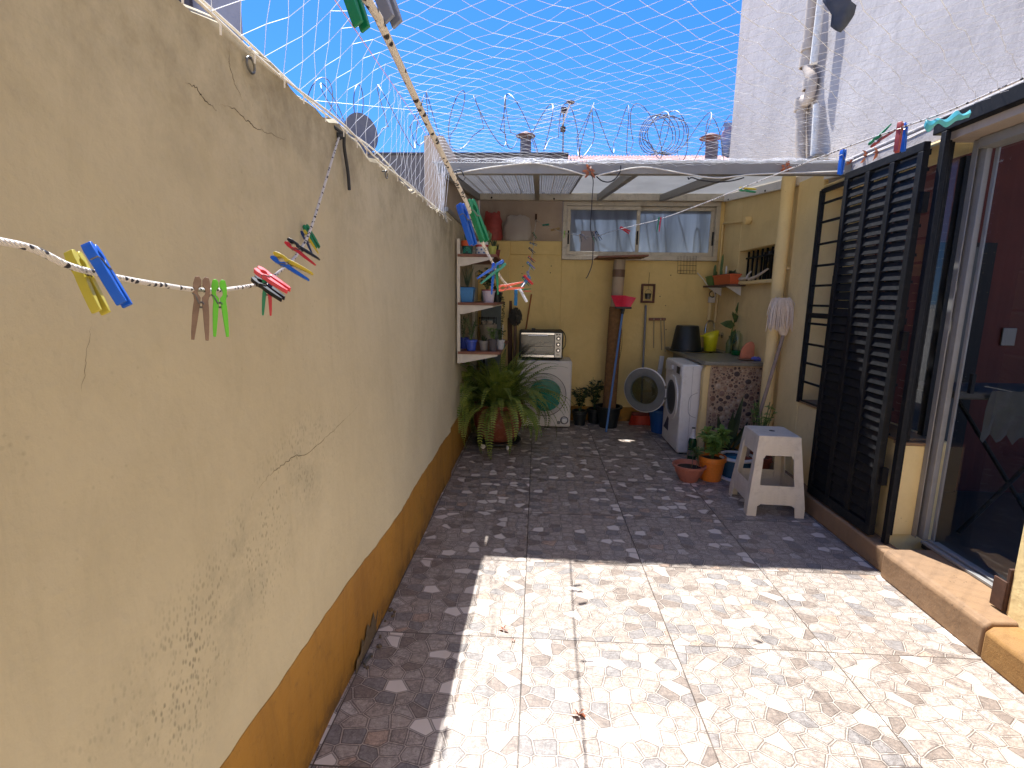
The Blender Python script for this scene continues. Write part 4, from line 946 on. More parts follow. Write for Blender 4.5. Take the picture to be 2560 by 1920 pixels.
t = pot('flower_pot', 'dark pot with a trailing vine hanging over the edge of the middle shelf', at(1243, 4.75), 4.75, z2s, .05, .09, M_blackp); bush(t, at(1243, 4.75), 4.75, z2s+.07, 50, .09, .10, .03, .022, L_dark, 6)
vm = MB(); vs_ = MB(); p0 = Vector((XL+.345, 4.7, z2s+.08))
vp = curve([p0-Vector((.06, 0, 0)), p0+Vector((.012, -.01, -.04)), p0+Vector((.018, -.01, -.16)), p0+Vector((.006, 0, -.30)), p0+Vector((.012, 0, -.42))], 10); vs_.tube(vp, .0018, 4)
for q in vp[6:]:
    for k in range(2): vm.leaf(q, (rnd(-1, 1), rnd(-1, 0), rnd(-.6, .2)), .020, .017)
t.part('vine_stem', vs_, L_dark); t.part('vine_leaf', vm, L_dark, smooth=False)
# third shelf
for (px, Y, r, hh, m, lab) in ((1158, 4.52, .048, .10, plastic('royal_blue', c(44, 66, 150), .45), 'dark blue pot against the wall on the bottom shelf'),
                               (1178, 4.36, .050, .095, plastic('royal_blue2', c(50, 74, 166), .45), 'round royal blue pot in front on the bottom shelf'),
                               (1211, 4.40, .046, .085, plastic('grey_pot', c(134, 130, 126), .7), 'pale grey pot in the middle of the bottom shelf'),
                               (1233, 4.34, .038, .105, plastic('charcoal_pot', c(76, 72, 76), .7), 'tall charcoal pot at the front of the bottom shelf'),
                               (1252, 4.52, .040, .085, plastic('white_blue', c(176, 176, 176), .6), 'whitish pot at the outer edge of the bottom shelf')):
    x = at(px, Y); t = pot('flower_pot', lab, x, Y, z3s, r, hh, m, n=20)
    if 'charcoal' in lab or 'whitish' in lab: bush(t, x, Y, z3s+hh*.9, 60, .07, .11, .036, .016, L_bright if 'char' in lab else L_mid, 6)
    elif 'pale' in lab: spikes(t, x, Y, z3s+hh*.9, 14, .07, .014, L_dark, .7)
    else: bush(t, x, Y, z3s+hh*.9, 80, .09, .22, .034, .009, L_grey, 8)
xg = at(1220, 4.95)
t = pot('flower_pot', 'cream pot topped with pebbles inside a black wire ring on the bottom shelf', xg, 4.95, z3s, .085, .2, plastic('cream_pot', c(140, 132, 116), .6), n=20)
cg = MB()
for k in range(50): a, r = rnd(0, 6.28), rnd(0, .07); cg.ball((xg+r*math.cos(a), 4.95+r*math.sin(a), z3s+.20+rnd(0, .03)), rnd(.007, .012), 6, 4)
t.part('pebbles', cg, mat('white_pebble', c(190, 180, 166), .8))
cg = MB()
for z in (.20, .26): cg.tube([(xg+.084*math.cos(a), 4.95+.084*math.sin(a), z3s+z) for a in [2*math.pi*k/20 for k in range(21)]], .003, 5)
for k in range(8): a = k*math.pi/4; cg.tube([(xg+.084*math.cos(a), 4.95+.084*math.sin(a), z3s+.19), (xg+.084*math.cos(a), 4.95+.084*math.sin(a), z3s+.27)], .003, 5)
t.part('wire_ring', cg, M_black)
qx = PY(1273, 852, 4.95)
t = pot('cup', 'small teal cup with a white stick, beside the bottom shelf', XL+.365, 4.55, z3s, .028, .05, plastic('teal_cup', c(40, 120, 112), .5), cat='cup', rim=False); t.part('stick', MB().tube([(XL+.365, 4.55, z3s+.02), (XL+.372, 4.55, z3s+.22)], .003, 5), M_gwhite)

# ---- things leaning in the left corner
lp = Thing('folded_board', 'grey blue folded board leaning in the far left corner behind the shelves', 'board', (-.52, 5.7, 0))
lp.part('board', MB().hexa([(-.65, 5.62, 0), (-.40, 5.62, 0), (-.40, 5.66, 0), (-.65, 5.66, 0), (-.65, 5.86, 1.52), (-.42, 5.86, 1.52), (-.42, 5.9, 1.52), (-.65, 5.9, 1.52)]), mat('board_cloth_grey', c(96, 106, 106), .8, 0, .2, 8), bevel=.01)
lp.part('strap', MB().box(-.60, -.58, 5.60, 5.615, .2, .9), M_black)
# dark shaggy mop head on a wooden handle
dmh = Thing('upturned_mop', 'dark shaggy mop standing upside down between the shelves and the oven', 'mop', (-.26, 5.8, 0))
hq = PY(1289, 788, 5.78)
dmh.part('handle', MB().tube([(-.26, 5.70, .01), (hq.x, 5.80, hq.z-.06)], .017, 10), M_wood)
sh_ = MB()
for k in range(260):
    a, b = rnd(0, 6.28), rnd(-1, 1); d = Vector((math.cos(a)*math.sqrt(1-b*b), math.sin(a)*math.sqrt(1-b*b), b)); q = hq+Vector((d.x*.07, d.y*.05, d.z*.09)); sh_.tube([hq+d*.02, q, q+Vector((rnd(-.012, .012), rnd(-.01, .01), -.035))], .004, 4, cap=False)
dmh.part('mop_head', sh_, mat('dark_wool', c(74, 72, 66), .95, 0, .3, 40))
single('wooden_plank', MB().bar(PY(1276, 1000, 5.9), PY(1274, 752, 5.93), .055, .02, (0, 1, 0)), mat('plank', c(92, 62, 44), .7), 'narrow brown plank standing behind the dark mop', 'plank', bevel=.003)
single('orange_cane', MB().tube([PY(1302, 900, 5.88), PY(1329, 735, 5.92)], .008, 8), mat('orange_cane', c(150, 88, 40), .6), 'thin orange cane leaning behind the toaster oven', 'cane')

# ---- dryer
dr = Thing('tumble_dryer', 'compact white tumble dryer with a green round door under the toaster oven', 'tumble dryer', (.085, 5.7, 0))
X0, X1, Y0_, Y1_ = -.215, .392, 5.50, 5.92
dr.part('body', MB().box(X0, X1, Y0_, Y1_, .02, .765), mat('dryer_white', c(214, 208, 198), .4, 0, .05, 5), bevel=.018)
cx, cz = .095, .385
dr.part('door_ring', MB().lathe([(.235, 0), (.24, .004), (.243, .004), (.245, 0)], (cx, Y0_+.001, cz), 48, ax=(0, -1, 0)), mat('grey_line', c(96, 92, 90), .5))
dr.part('door', MB().lathe([(.234, 0), (.232, .012), (.17, .018), (.165, .016), (0, .012)], (cx, Y0_+.001, cz), 48, ax=(0, -1, 0)), mat('dryer_door', c(190, 184, 176), .4))
gp = [(.182*math.cos(a), .182*math.sin(a)) for a in [2*math.pi*k/48 for k in range(48)] if not (-.45 < (a if a < math.pi else a-2*math.pi) < .38)]
gp = gp+[(.155, -.03), (.150, 0), (.155, .03)] if False else gp
dr.part('door_window', MB().prism([(x, z) for x, z in gp], (cx+.01, Y0_-.017, cz), (1, 0, 0), (0, 0, 1), (0, -.010, 0)), plastic('green_window', c(16, 116, 92), .15), bevel=.004)
kx, kz = .355-.03, .10
dr.part('knob', MB().lathe([(0, 0), (.032, 0), (.03, .02), (.026, .026), (0, .026)], (kx, Y0_-.001, kz), 24, ax=(0, -1, 0)), M_gwhite)
dr.part('knob_ring', MB().lathe([(.034, 0), (.040, .006), (.046, 0)], (kx, Y0_-.001, kz), 28, ax=(0, -1, 0)).lathe([(0, .003), (.016, .004), (.02, 0)], (kx-.062, Y0_-.001, kz-.028), 16, ax=(0, -1, 0)), mat('grey_trim', c(120, 118, 116), .4))
# ---- toaster oven
ov = Thing('toaster_oven', 'black and silver toaster oven with three knobs standing on the white dryer', 'toaster oven', (.05, 5.66, .766))
ox0, ox1, oy, oz0, oz1 = -.195, .287, 5.53, .786, 1.085
ov.part('body', MB().box(ox0, ox1, oy, 5.84, oz0, oz1), M_blackp, bevel=.01)
ov.part('door', MB().box(ox0+.022, ox1-.095, oy-.012, oy-.001, oz0+.045, oz1-.04), mat('oven_glass', c(40, 40, 40), .08, 0, .1, 6, spec=.8), bevel=.003)
ov.part('trim', MB().box(ox0+.022, ox1-.095, oy-.014, oy-.001, oz0+.015, oz0+.043).box(ox0+.022, ox1-.095, oy-.013, oy-.001, oz1-.038, oz1-.016), M_steelb, bevel=.002)
ov.part('handle', MB().tube([(ox0+.10, oy-.04, oz1-.045), (ox1-.17, oy-.04, oz1-.045)], .009, 10).box(ox0+.10, ox0+.112, oy-.04, oy-.012, oz1-.05, oz1-.04).box(ox1-.182, ox1-.17, oy-.04, oy-.012, oz1-.05, oz1-.04), M_steelb)
ov.part('control_panel', MB().box(ox1-.092, ox1-.014, oy-.013, oy-.001, oz0+.015, oz1-.016), mat('silver_panel', c(180, 178, 172), .35, .5), bevel=.002)
for z in (.93+.08, .93+.015, .93-.05):
    k_ = ov.part('knob', MB().lathe([(0, 0), (.0235, 0), (.022, .004), (.017, .004), (.016, .018), (0, .019)], (ox1-.053, oy-.013, z), 20, ax=(0, -1, 0)), M_blackp); ov.part('knob_cap', MB().lathe([(0, .0195), (.013, .0192), (.012, .022), (0, .0225)], (ox1-.053, oy-.013, z), 16, ax=(0, -1, 0)), M_steelb, k_)
ov.part('badge', MB().box(ox1-.072, ox1-.036, oy-.0145, oy-.013, .826, .834).box(ox1-.08, ox1-.06, oy-.0145, oy-.013, 1.045, 1.058).box(ox1-.05, ox1-.03, oy-.0145, oy-.013, 1.045, 1.058), M_blackp)
rk = MB()
for z in (.86, .92): rk.tube([(ox0+.05, oy-.0125, z), (ox1-.12, oy-.0125, z)], .0015, 4)
ov.part('rack', rk, M_steel)
ov.part('foot', MB().box(ox0+.03, ox0+.06, oy+.03, oy+.06, .766, .786).box(ox1-.06, ox1-.03, oy+.03, oy+.06, .766, .786).box(ox0+.03, ox0+.06, 5.78, 5.81, .766, .786).box(ox1-.06, ox1-.03, 5.78, 5.81, .766, .786), M_blackp)
ov.part('cable', MB().tube(curve([(ox0+.17, 5.62, oz1+.012), (ox0+.25, 5.6, oz1+.012), (ox0+.40, 5.6, oz1+.014), (ox1-.02, 5.60, oz1+.012), (ox1+.025, 5.62, oz1-.05), (ox1+.03, 5.62, oz1-.15), (ox1+.005, 5.7, oz1-.21)], 8), .0045, 6).box(ox0+.135, ox0+.175, 5.60, 5.64, oz1+.002, oz1+.026), M_blackp)

# ---- fern in the big terracotta pot on a wheeled stand
fx, fy = -.36, 4.80
tr_ = Thing('plant_trolley', 'black wheeled plant stand under the big fern pot', 'plant stand', (fx, fy, 0))
tr_.part('platform', MB().lathe([(0, .055), (.215, .055), (.225, .06), (.225, .075), (0, .075)], (fx, fy, 0), 24), M_blackp)
for a in (.6, 2.2, 3.9, 5.3):
    q = (fx+.19*math.cos(a), fy+.19*math.sin(a), .027); tr_.part('wheel', MB().lathe([(0, -.012), (.024, -.012), (.027, 0), (.024, .012), (0, .012)], q, 14, ax=(math.cos(a+1), math.sin(a+1), 0)), M_gwhite if a in (3.9, 5.3) else M_blackp)
    tr_.part('fork', MB().box(q[0]-.008, q[0]+.008, q[1]-.008, q[1]+.008, .05, .056), M_steel)
fp = Thing('fern_plant', 'large sword fern spilling over a big terracotta pot beside the dryer', 'potted plant', (fx, fy, .075))
fp.part('pot', MB().lathe([(0, .0), (.15, .0), (.20, .06), (.238, .16), (.245, .24), (.225, .31), (.225, .33), (.24, .345), (.235, .36), (.20, .355), (.195, .31), (0, .30)], (fx, fy, .076), 36), M_terra)
fp.part('soil', MB().lathe([(0, .325), (.10, .32), (.195, .312)], (fx, fy, .076), 16, wob=.03), M_soil)
fr_ = MB(); st_ = MB()
for k in range(190):
    a = k*2.399+rnd(-.3, .3); u = (k+.5)/190; L_ = rnd(.50, .84)*(1.0 if u > .3 else .85); elev = 1.5-1.35*u**1.2+rnd(-.15, .15)
    hd = Vector((math.cos(a), math.sin(a), 0)); p = Vector((fx, fy, .40))+hd*rnd(.01, .12); el_ = elev; path = [p.copy()]; n_ = 16
    droop = rnd(.05, .11)*(1+u*1.1)
    for i in range(n_):
        p = p+(hd*math.cos(el_)+Vector((0, 0, 1))*math.sin(el_))*L_/n_; el_ -= droop*(.35+1.3*i/n_)
        if p.x < XL+.03: p.x = XL+.03
        if p.z < .02: p.z = .02
        path.append(p.copy())
    st_.tube(path, .0016, 3, cap=False)
    for i in range(1, n_+1):
        for h2 in (0, .5):
            q = path[i-1].lerp(path[i], h2); d = (path[i]-path[i-1]).normalized(); side = d.cross(Vector((0, 0, 1)))
            if side.length < .05: side = Vector((-hd.y, hd.x, 0))
            side.normalize(); v_ = (i+h2)/n_; ll = .050*math.sin(min(1, v_*2.2+.15)*math.pi/2)*(1-v_**3*.9)+.006
            up_ = side.cross(d)
            for s_ in (-1, 1):
                e_ = side*s_+d*.35+up_*rnd(-.1, .1); e_.normalize(); b0 = q-d*.004; b1 = q+d*.004
                fr_.add([b0, q+e_*ll*.5-d*.0075, q+e_*ll, q+e_*ll*.5+d*.0075, b1], [(0, 1, 2, 3, 4)])
fp.part('rachis', st_, L_mid); fp.part('frond', fr_, L_fern, smooth=False)

# ---- dark shrubs in nursery pots
for px, Y, lab, hh, sd_ in ((1462, 5.72, 'leafy dark shrub in a black nursery pot right of the dryer', .42, 3), (1500, 5.83, 'taller thin shrub in a black pot against the rear wall by the cardboard post', .55, 4)):
    random.seed(sd_); x = at(px, Y); t = pot('shrub', lab, x, Y, 0, .085, .17, M_blackp, n=20); bush(t, x, Y, .16, 170, .17, hh*.72, .055, .026, L_dark, 12)
random.seed(33)
# ---- cat scratching post
cxp, cyp = at(1540, 5.66), 5.66
ct = Thing('scratching_post', 'tall cardboard tube post wound with sisal, a board on top, standing in a black bucket', 'scratching post', (cxp, cyp, 0))
bt = (cxp-.012, cyp, 0)
ct.part('bucket', MB().lathe([(0, 0), (.10, 0), (.135, .22), (.155, .225), (.155, .245), (.13, .245), (.125, .2), (0, .2)], bt, 28), M_blackp)
ct.part('sisal', MB().lathe([(.0, .20)]+[(.074+.0035*(k % 2), .20+k*.012) for k in range(96)]+[(.07, 1.36)], bt, 20, ax=(.022, .0, 1)), mat('sisal', c(126, 92, 56), .95, 0, .25, 30, bs=120, bstr=.6, bd=.006))
ct.part('cardboard_tube', MB().lathe([(.062, 1.355), (.064, 1.36), (.064, 1.865), (0, 1.866)], bt, 24, ax=(.022, 0, 1)), mat('cardboard', c(176, 158, 134), .8, 0, .08, 6))
ct.part('tape_band', MB().lathe([(.066, 1.68), (.067, 1.685), (.067, 1.755), (.066, 1.76)], bt, 24, ax=(.022, 0, 1)), mat('brown_tape', c(112, 86, 66), .5))
ct.part('top_board', MB().hexa([(cxp-.23, cyp-.19, 1.868), (cxp+.30, cyp-.19, 1.888), (cxp+.30, cyp+.20, 1.888), (cxp-.23, cyp+.20, 1.868), (cxp-.23, cyp-.19, 1.888), (cxp+.30, cyp-.19, 1.908), (cxp+.30, cyp+.20, 1.908), (cxp-.23, cyp+.20, 1.888)]), M_brown, bevel=.004)
ct.part('loose_end', MB().tube(curve([(cxp+.08, cyp-.03, 1.15), (cxp+.095, cyp-.03, .95), (cxp+.075, cyp-.03, .78)], 5), .003, 5), mat('string', c(120, 90, 60), .9))
# ---- brooms
bb = Thing('upturned_broom', 'pink bristled broom with a blue handle standing upside down against the cardboard post', 'broom', (.85, 5.40, 0))
ba = PY(1516, 1062, 5.40); ba.z = .005; bt_ = PY(1557, 778, 5.52)
bb.part('handle', MB().tube([ba, bt_], .0115, 10), plastic('blue_handle', c(74, 118, 176), .35))
ax_ = (bt_-ba).normalized()
bb.part('socket', MB().tube([bt_-ax_*.03, bt_+ax_*.03], [.016, .022], 10), M_blackp)
bb.part('broom_block', MB().box(bt_.x-.085, bt_.x+.09, bt_.y-.02, bt_.y+.02, bt_.z+.025, bt_.z+.048), M_blackp, bevel=.005)
br = MB()
for k in range(420):
    u, v = rnd(-1, 1), rnd(-1, 1); p = Vector((bt_.x+u*.078, bt_.y+v*.016, bt_.z+.046)); br.tube([p, p+Vector((u*.05+rnd(-.006, .006), v*.02, .118-.02*(u > .2)*u+rnd(-.006, .004)))], .0022, 3)
bb.part('bristles', br, plastic('pink_bristle', c(240, 70, 100), .5), smooth=False)
rb_ = Thing('red_broom', 'orange red broom with a long grey metal handle standing under the metal wall ornament', 'broom', tuple(PZ(1598, 1066, 0)))
ra = PZ(1600, 1062, .0); rb2 = PY(1615, 763, 5.92)
rb_.part('handle', MB().tube([ra+Vector((0, 0, .13)), rb2], .0125, 10), mat('grey_tube', c(128, 130, 134), .4, .5))
rb_.part('broom_block', MB().box(ra.x-.1, ra.x+.11, ra.y-.025, ra.y+.025, .11, .15), plastic('dark_red', c(112, 36, 28), .5), bevel=.008)
br = MB()
for k in range(500):
    u, v = rnd(-1, 1), rnd(-1, 1); p = Vector((ra.x+u*.098, ra.y+v*.02, .115)); br.tube([p, Vector((ra.x+u*.125+rnd(-.004, .004), ra.y+v*.035, .003))], .0028, 3)
rb_.part('bristles', br, plastic('red_bristle', c(190, 64, 42), .6), smooth=False)
q = PZ(1655, 1075, 0)
bk = Thing('bucket', 'blue plastic bucket on the floor behind the open washing machine door', 'bucket', (q.x-.02, 5.5, 0)); bk.part('body', MB().lathe([(0, 0), (.115, 0), (.15, .24), (.16, .245), (.16, .26), (.14, .258), (.11, .02), (0, .02)], (q.x-.02, 5.5, 0), 28), plastic('bucket_blue', c(30, 84, 150), .4))
bk.part('handle', MB().tube([(q.x-.02+.155*math.cos(a), 5.5, .25+.05*math.sin(a)) for a in [math.pi*k/14 for k in range(15)]], .003, 5), M_wire)
# ---- rusty frame ornament
fo = Thing('wall_ornament', 'rusty metal frame with a tiny hanging pail on the rear wall', 'ornament', tuple(PY(1622, 755, YB-.02)))
p00, p11 = PY(1602, 757, YB-.03), PY(1639, 710, YB-.03); m = MB(); k = .022; yy = YB-.035
m.box(p00.x, p11.x, yy, yy+.03, p00.z, p00.z+k).box(p00.x, p11.x, yy, yy+.03, p11.z-k, p11.z).box(p00.x, p00.x+k, yy, yy+.03, p00.z+k, p11.z-k).box(p11.x-k, p11.x, yy, yy+.03, p00.z+k, p11.z-k)
fo.part('frame', m, mat('rusty_frame', c(104, 70, 58), .8, .2, .3, 40, bs=90), bevel=.003)
mx_ = (p00.x+p11.x)/2; mz = (p00.z+p11.z)/2
fo.part('hanging_wire', MB().tube([(mx_, yy+.01, p11.z), (mx_+.005, yy+.015, p11.z+.13)], .002, 5).tube([(mx_, yy+.01, p11.z-k), (mx_, yy+.01, mz+.04)], .0015, 5), M_rust)
fo.part('pail', MB().lathe([(0, 0), (.028, 0), (.036, .06), (.039, .065), (.034, .06), (0, .058)], (mx_, yy+.005, mz-.065), 18), M_steel)
fo.part('pail_handle', MB().tube([(mx_+.037*math.cos(a), yy+.005, mz+.0+.045*math.sin(a)) for a in [math.pi*k/12 for k in range(13)]], .0015, 5), M_rust)
# ---- peg rail
pr_ = Thing('peg_rail', 'short brown wooden rail with straps hanging on the rear wall beside the sink', 'rail', tuple(PY(1645, 860, YB-.02)))
pr_.part('rail', MB().bar(PY(1622, 798, YB-.02), PY(1664, 798, YB-.02), .025, .03, (0, 0, 1)), M_brown, bevel=.003)
sm = MB()
for x0p, x1p, y1p in ((1635, 1634, 870), (1652, 1654, 875), (1660, 1663, 880)): sm.bar(PY(x0p, 796, YB-.045), PY(x1p, y1p, YB-.03), .010, .003, (0, 1, 0))
pr_.part('strap', sm, mat('strap', c(160, 146, 118), .9)); pr_.part('power_strip', MB().bar(PY(1655, 890, YB-.04), PY(1648, 935, YB-.04), .05, .03, (0, 1, 0)), M_gwhite, bevel=.004)

# ---- counter with pebble wall
kc = Thing('stone_counter', 'grey stone sink counter on a pebble clad end wall', 'counter', (1.78, 5.25, 0))
M_stone = mat('counter_stone', c(126, 124, 112), .35, 0, .15, 30, bs=120, bstr=.1)
kc.part('slab', MB().box(1.50, 2.035, 4.54, 5.30, .872, .905).box(1.50, 2.035, 5.80, 5.945, .872, .905).box(1.50, 1.56, 5.30, 5.80, .872, .905).box(1.96, 2.035, 5.30, 5.80, .872, .905), M_stone, bevel=.004)
kc.part('basin', MB().box(1.56, 1.96, 5.30, 5.80, .70, .712).box(1.555, 1.56, 5.30, 5.80, .712, .905).box(1.96, 1.965, 5.3, 5.8, .712, .871), mat('basin_metal', c(90, 90, 88), .35, .6))
kc.part('end_wall', MB().box(1.555, 2.035, 4.575, 4.64, 0, .871), mat('pebble_mortar', c(176, 152, 126), .9, 0, .2, 30, bs=90, bstr=.6))
kc.part('edge_render', MB().prism([(-.052, 0), (-.058, .25), (-.045, .5), (-.05, .8), (-.03, .871), (.012, .871), (.004, .6), (.01, .3), (0, 0)], (1.555, 4.565, 0), (1, 0, 0), (0, 0, 1), (0, .075, 0)), M_yellow2, bevel=.008)
kc.part('ochre_base', MB().box(1.566, 2.032, 4.568, 4.574, 0, .25), M_orange)
kc.part('rear_support', MB().box(1.60, 2.03, 5.86, 5.94, 0, .871), M_yellow)
cols = [c(128, 96, 78), c(156, 126, 102), c(100, 78, 66), c(184, 164, 140), c(140, 112, 96), c(76, 64, 60)]
placed = []; pebs = [MB() for _ in cols]
for k in range(5200):
    r = random.choice((.010, .014, .019, .023, .028)) if k < 1500 else random.choice((.006, .009, .012)); x = rnd(1.578+r, 2.03-r); z = rnd(.262+r*.6, .862-r)
    if any((x-a)**2+(z-b)**2 < (r+s)**2*.98 for a, b, s in placed): continue
    placed.append((x, z, r)); th = rnd(0, 3.1); e1 = rnd(.72, 1); i = random.choice(range(len(cols)))
    vs0 = MB().ball((0, 0, 0), 1, 9, 5); m = pebs[i]; o = len(m.v)
    for vx, vy, vz in vs0.v: xx, zz = vx*r, vz*r*e1; m.v.append((x+xx*math.cos(th)-zz*math.sin(th), 4.5745+vy*.008+.0, z+xx*math.sin(th)+zz*math.cos(th)))
    m.f += [tuple(a+o for a in f) for f in vs0.f]
for i, m in enumerate(pebs): kc.part('pebble_cladding', m, mat('pebble_stone', cols[i], .6, 0, .2, 40))

# ---- washing machine
wm = Thing('washing_machine', 'white front loading washing machine with its round door open, under the counter', 'washing machine', (1.62, 4.96, 0))
WX, WY0, WY1, WZ = 1.345, 4.665, 5.255, .858
wm.part('body', MB().box(WX, 1.90, WY0, WY1, .015, WZ), M_gwhite, bevel=.014)
wm.part('foot', MB().box(1.38, 1.42, WY0+.03, WY0+.07, 0, .015).box(1.38, 1.42, WY1-.07, WY1-.03, 0, .015).box(1.82, 1.86, WY0+.03, WY0+.07, 0, .015).box(1.82, 1.86, WY1-.07, WY1-.03, 0, .015), M_blackp)
wy, wz = 4.955, .50
wm.part('porthole', MB().lathe([(.225, 0), (.222, .010), (.175, .014), (.168, .004), (.160, -.002), (0, -.0015)], (WX-.001, wy, wz), 44, ax=(-1, 0, 0)), M_gwhite)
wm.part('drum', MB().lathe([(.155, .004), (.13, .003), (0, .002)], (WX-.001, wy, wz), 36, ax=(-1, 0, 0)), mat('drum_dark', c(46, 46, 48), .3, .4))
wm.part('door_seal', MB().lathe([(.168, .004), (.17, .012), (.158, .014), (.15, .004)], (WX-.001, wy, wz), 40, ax=(-1, 0, 0)), mat('grey_rubber', c(104, 106, 108), .5))
wm.part('control_panel', MB().box(WX-.006, WX, WY0+.015, WY1-.015, .742, .838), mat('panel_white', c(214, 212, 210), .3), bevel=.002)
wm.part('display', MB().box(WX-.009, WX-.0065, WY0+.06, WY0+.16, .76, .825), M_blackp, bevel=.001)
wm.part('dial', MB().lathe([(0, .0), (.03, 0), (.027, .02), (0, .022)], (WX-.007, 4.96, .79), 24, ax=(-1, 0, 0)), mat('dial', c(190, 188, 186), .3))
wm.part('soap_drawer', MB().box(WX-.012, WX-.0065, WY1-.19, WY1-.03, .75, .83), M_gwhite, bevel=.003)
wm.part('sticker', MB().prism([(0, 0), (.18, 0), (.02, .17), (0, .17)], (WX-.002, WY1-.24, .14), (0, 1, 0), (0, 0, 1), (.001, 0, 0)), mat('sticker', c(60, 62, 84), .5))
sd2 = MB(); sd2.tube(curve([(1.50, WY0-.0005, .60), (1.43, WY0-.0005, .55), (1.43, WY0-.0005, .40), (1.50, WY0-.0005, .36)], 6), .002, 4).box(1.44, 1.442, WY0-.0015, WY0, .06, .84)
wm.part('side_panel_seam', sd2, mat('seam_grey', c(150, 148, 146), .5))
fl = wm.part('filter_cover', MB().box(WX-.004, WX, WY0+.03, WY0+.16, .04, .15), M_gwhite, bevel=.002)
hy = 5.13; dd = Vector((-.80, .60, 0)); nn = Vector((-.60, -.80, 0)); dc = Vector((WX-.012, hy, .505))+dd*.235
wm.part('door', MB().lathe([(.150, -.012), (.205, -.022), (.228, -.012), (.232, .004), (.228, .014), (.212, .018), (.175, .016), (.150, .010)], dc, 48, ax=nn), mat('door_grey', c(118, 120, 120), .35, .1), label='open round door with a glass bowl')
wm.part('door_rim', MB().lathe([(.229, -.014), (.237, -.008), (.238, .006), (.230, .012)], dc, 48, ax=nn), M_gwhite)
wm.part('door_bowl', MB().lathe([(.150, .008), (.142, .05), (.120, .085), (.07, .10), (0, .103)], dc, 40, ax=nn), M_clear)
wm.part('door_back', MB().lathe([(.150, -.010), (0, -.018)], dc, 40, ax=nn), glass('door_tint', (1, 1, 1), .05, .08, (.35, .36, .34)))
wm.part('hinge', MB().box(WX-.03, WX-.001, hy-.01, hy+.03, .43, .46).box(WX-.03, WX-.001, hy-.01, hy+.03, .55, .58), M_steel)

# ---- things on the counter
ZC = .905
q = PZ(1718, 860, ZC); q = Vector((1.76, 5.55, ZC))
q = PY(1719, 862, 5.45)
tb_ = Thing('tub', 'big black tub turned upside down on the sink', 'tub', (q.x, 5.5, ZC)); tb_.part('tub', MB().lathe([(0, .27), (.11, .27), (.118, .26), (.158, .02), (.168, .016), (.168, .0), (.152, .0)], (q.x, 5.5, ZC+.001), 32), M_blackp)
q = PZ(1774, 877, ZC)
jg = Thing('jug', 'bright yellow plastic jug with a hooked handle on the counter', 'jug', tuple(q))
jm = MB(); n = 28
for k, (z, r) in enumerate([(0, .058), (.004, .061), (.14, .076), (.192, .083)]):
    for j in range(n):
        a = 2*math.pi*j/n; zz = z
        if k == 3: zz = z+.030*math.cos(a)
        jm.v.append((q.x+r*math.cos(a), q.y+r*math.sin(a), q.z+zz))
jm.f = [(k*n+j, k*n+(j+1) % n, (k+1)*n+(j+1) % n, (k+1)*n+j) for k in range(3) for j in range(n)]+[tuple(range(n))[::-1]]
M_jug = plastic('jug_yellow', c(232, 224, 36), .35); jo = jg.part('body', jm, M_jug); sm_ = jo.modifiers.new('wall', 'SOLIDIFY'); sm_.thickness = .002
jg.part('handle', MB().tube([q+Vector((-.074, -.0, .158)), q+Vector((-.118, -.01, .160)), q+Vector((-.124, -.01, .15)), q+Vector((-.122, -.01, .085))], .007, 8), M_jug)
single('paper_sheet', MB().bar(PZ(1684, 869, ZC+.003), PZ(1712, 874, ZC+.003), .12, .003), M_gwhite, 'small white card lying on the front edge of the counter beside the tub', 'card')
tp = Thing('tap', 'chrome swan neck tap over the sink in the corner', 'tap', (1.97, 5.75, ZC)); tb0 = PY(1785, 836, 5.75); t1 = PY(1785, 812, 5.75); t2 = PY(1775, 802, 5.74); t3 = PY(1766, 812, 5.7); t4 = PY(1763, 832, 5.68)
tb0.z = ZC
tp.part('spout', MB().tube(curve([tb0, t1, t2, t3, t4], 6), .010, 10), M_steelb); tp.part('base', MB().lathe([(0, 0), (.03, 0), (.025, .03), (.012, .035)], tb0, 16), M_steelb)
wt = Thing('wall_tap', 'metal stop tap on the side wall above the counter', 'tap', (2.02, 5.2, 1.05)); q = PX(1802, 838, 2.02)
wt.part('valve', MB().lathe([(0, 0), (.03, 0), (.03, .012), (.014, .016), (.014, .06), (0, .06)], (2.039, q.y, q.z), 18, ax=(-1, 0, 0)), M_steelb); wt.part('handle', MB().tube([(1.985, q.y-.02, q.z+.012), (1.985, q.y+.02, q.z-.012)], .006, 8), M_steelb)
q = PZ(1822, 883, ZC)
t = Thing('bottle_plant', 'variegated leafy cutting rooted in a green glass bottle on the counter', 'potted plant', tuple(q))
t.part('bottle', MB().lathe([(0, 0), (.034, 0), (.036, .01), (.036, .10), (.028, .13), (.014, .15), (.014, .18), (.010, .18), (.010, .15), (0, .14)], q, 20), plastic('green_glass', c(104, 112, 66), .15))
t.part('stem', MB().tube(curve([q+Vector((0, 0, .12)), q+Vector((.01, 0, .22)), q+Vector((.035, .02, .33)), q+Vector((.04, .03, .42))], 5), .006, 6), L_bright)
lf = MB(); o3 = q+Vector((.03, 0, .27))
for dx, dy, dz, L_, W_ in ((-.3, -.5, -.9, .16, .06), (-.8, -.2, .15, .14, .06), (.1, -.2, 1, .17, .06), (.7, -.2, .8, .16, .055), (.9, -.3, -.5, .15, .06), (.5, -.7, .1, .12, .06), (-.4, -.6, .5, .13, .055), (.0, .6, .7, .12, .05), (.8, .3, -.9, .13, .055)):
    d = Vector((dx, dy, dz)); lf.leaf(o3+d*.02+Vector((.02, -.01, max(0, dz)*.09)), d, L_*1.1, W_*1.5, (rnd(-.2, .2), -1, .25), .10, .2)
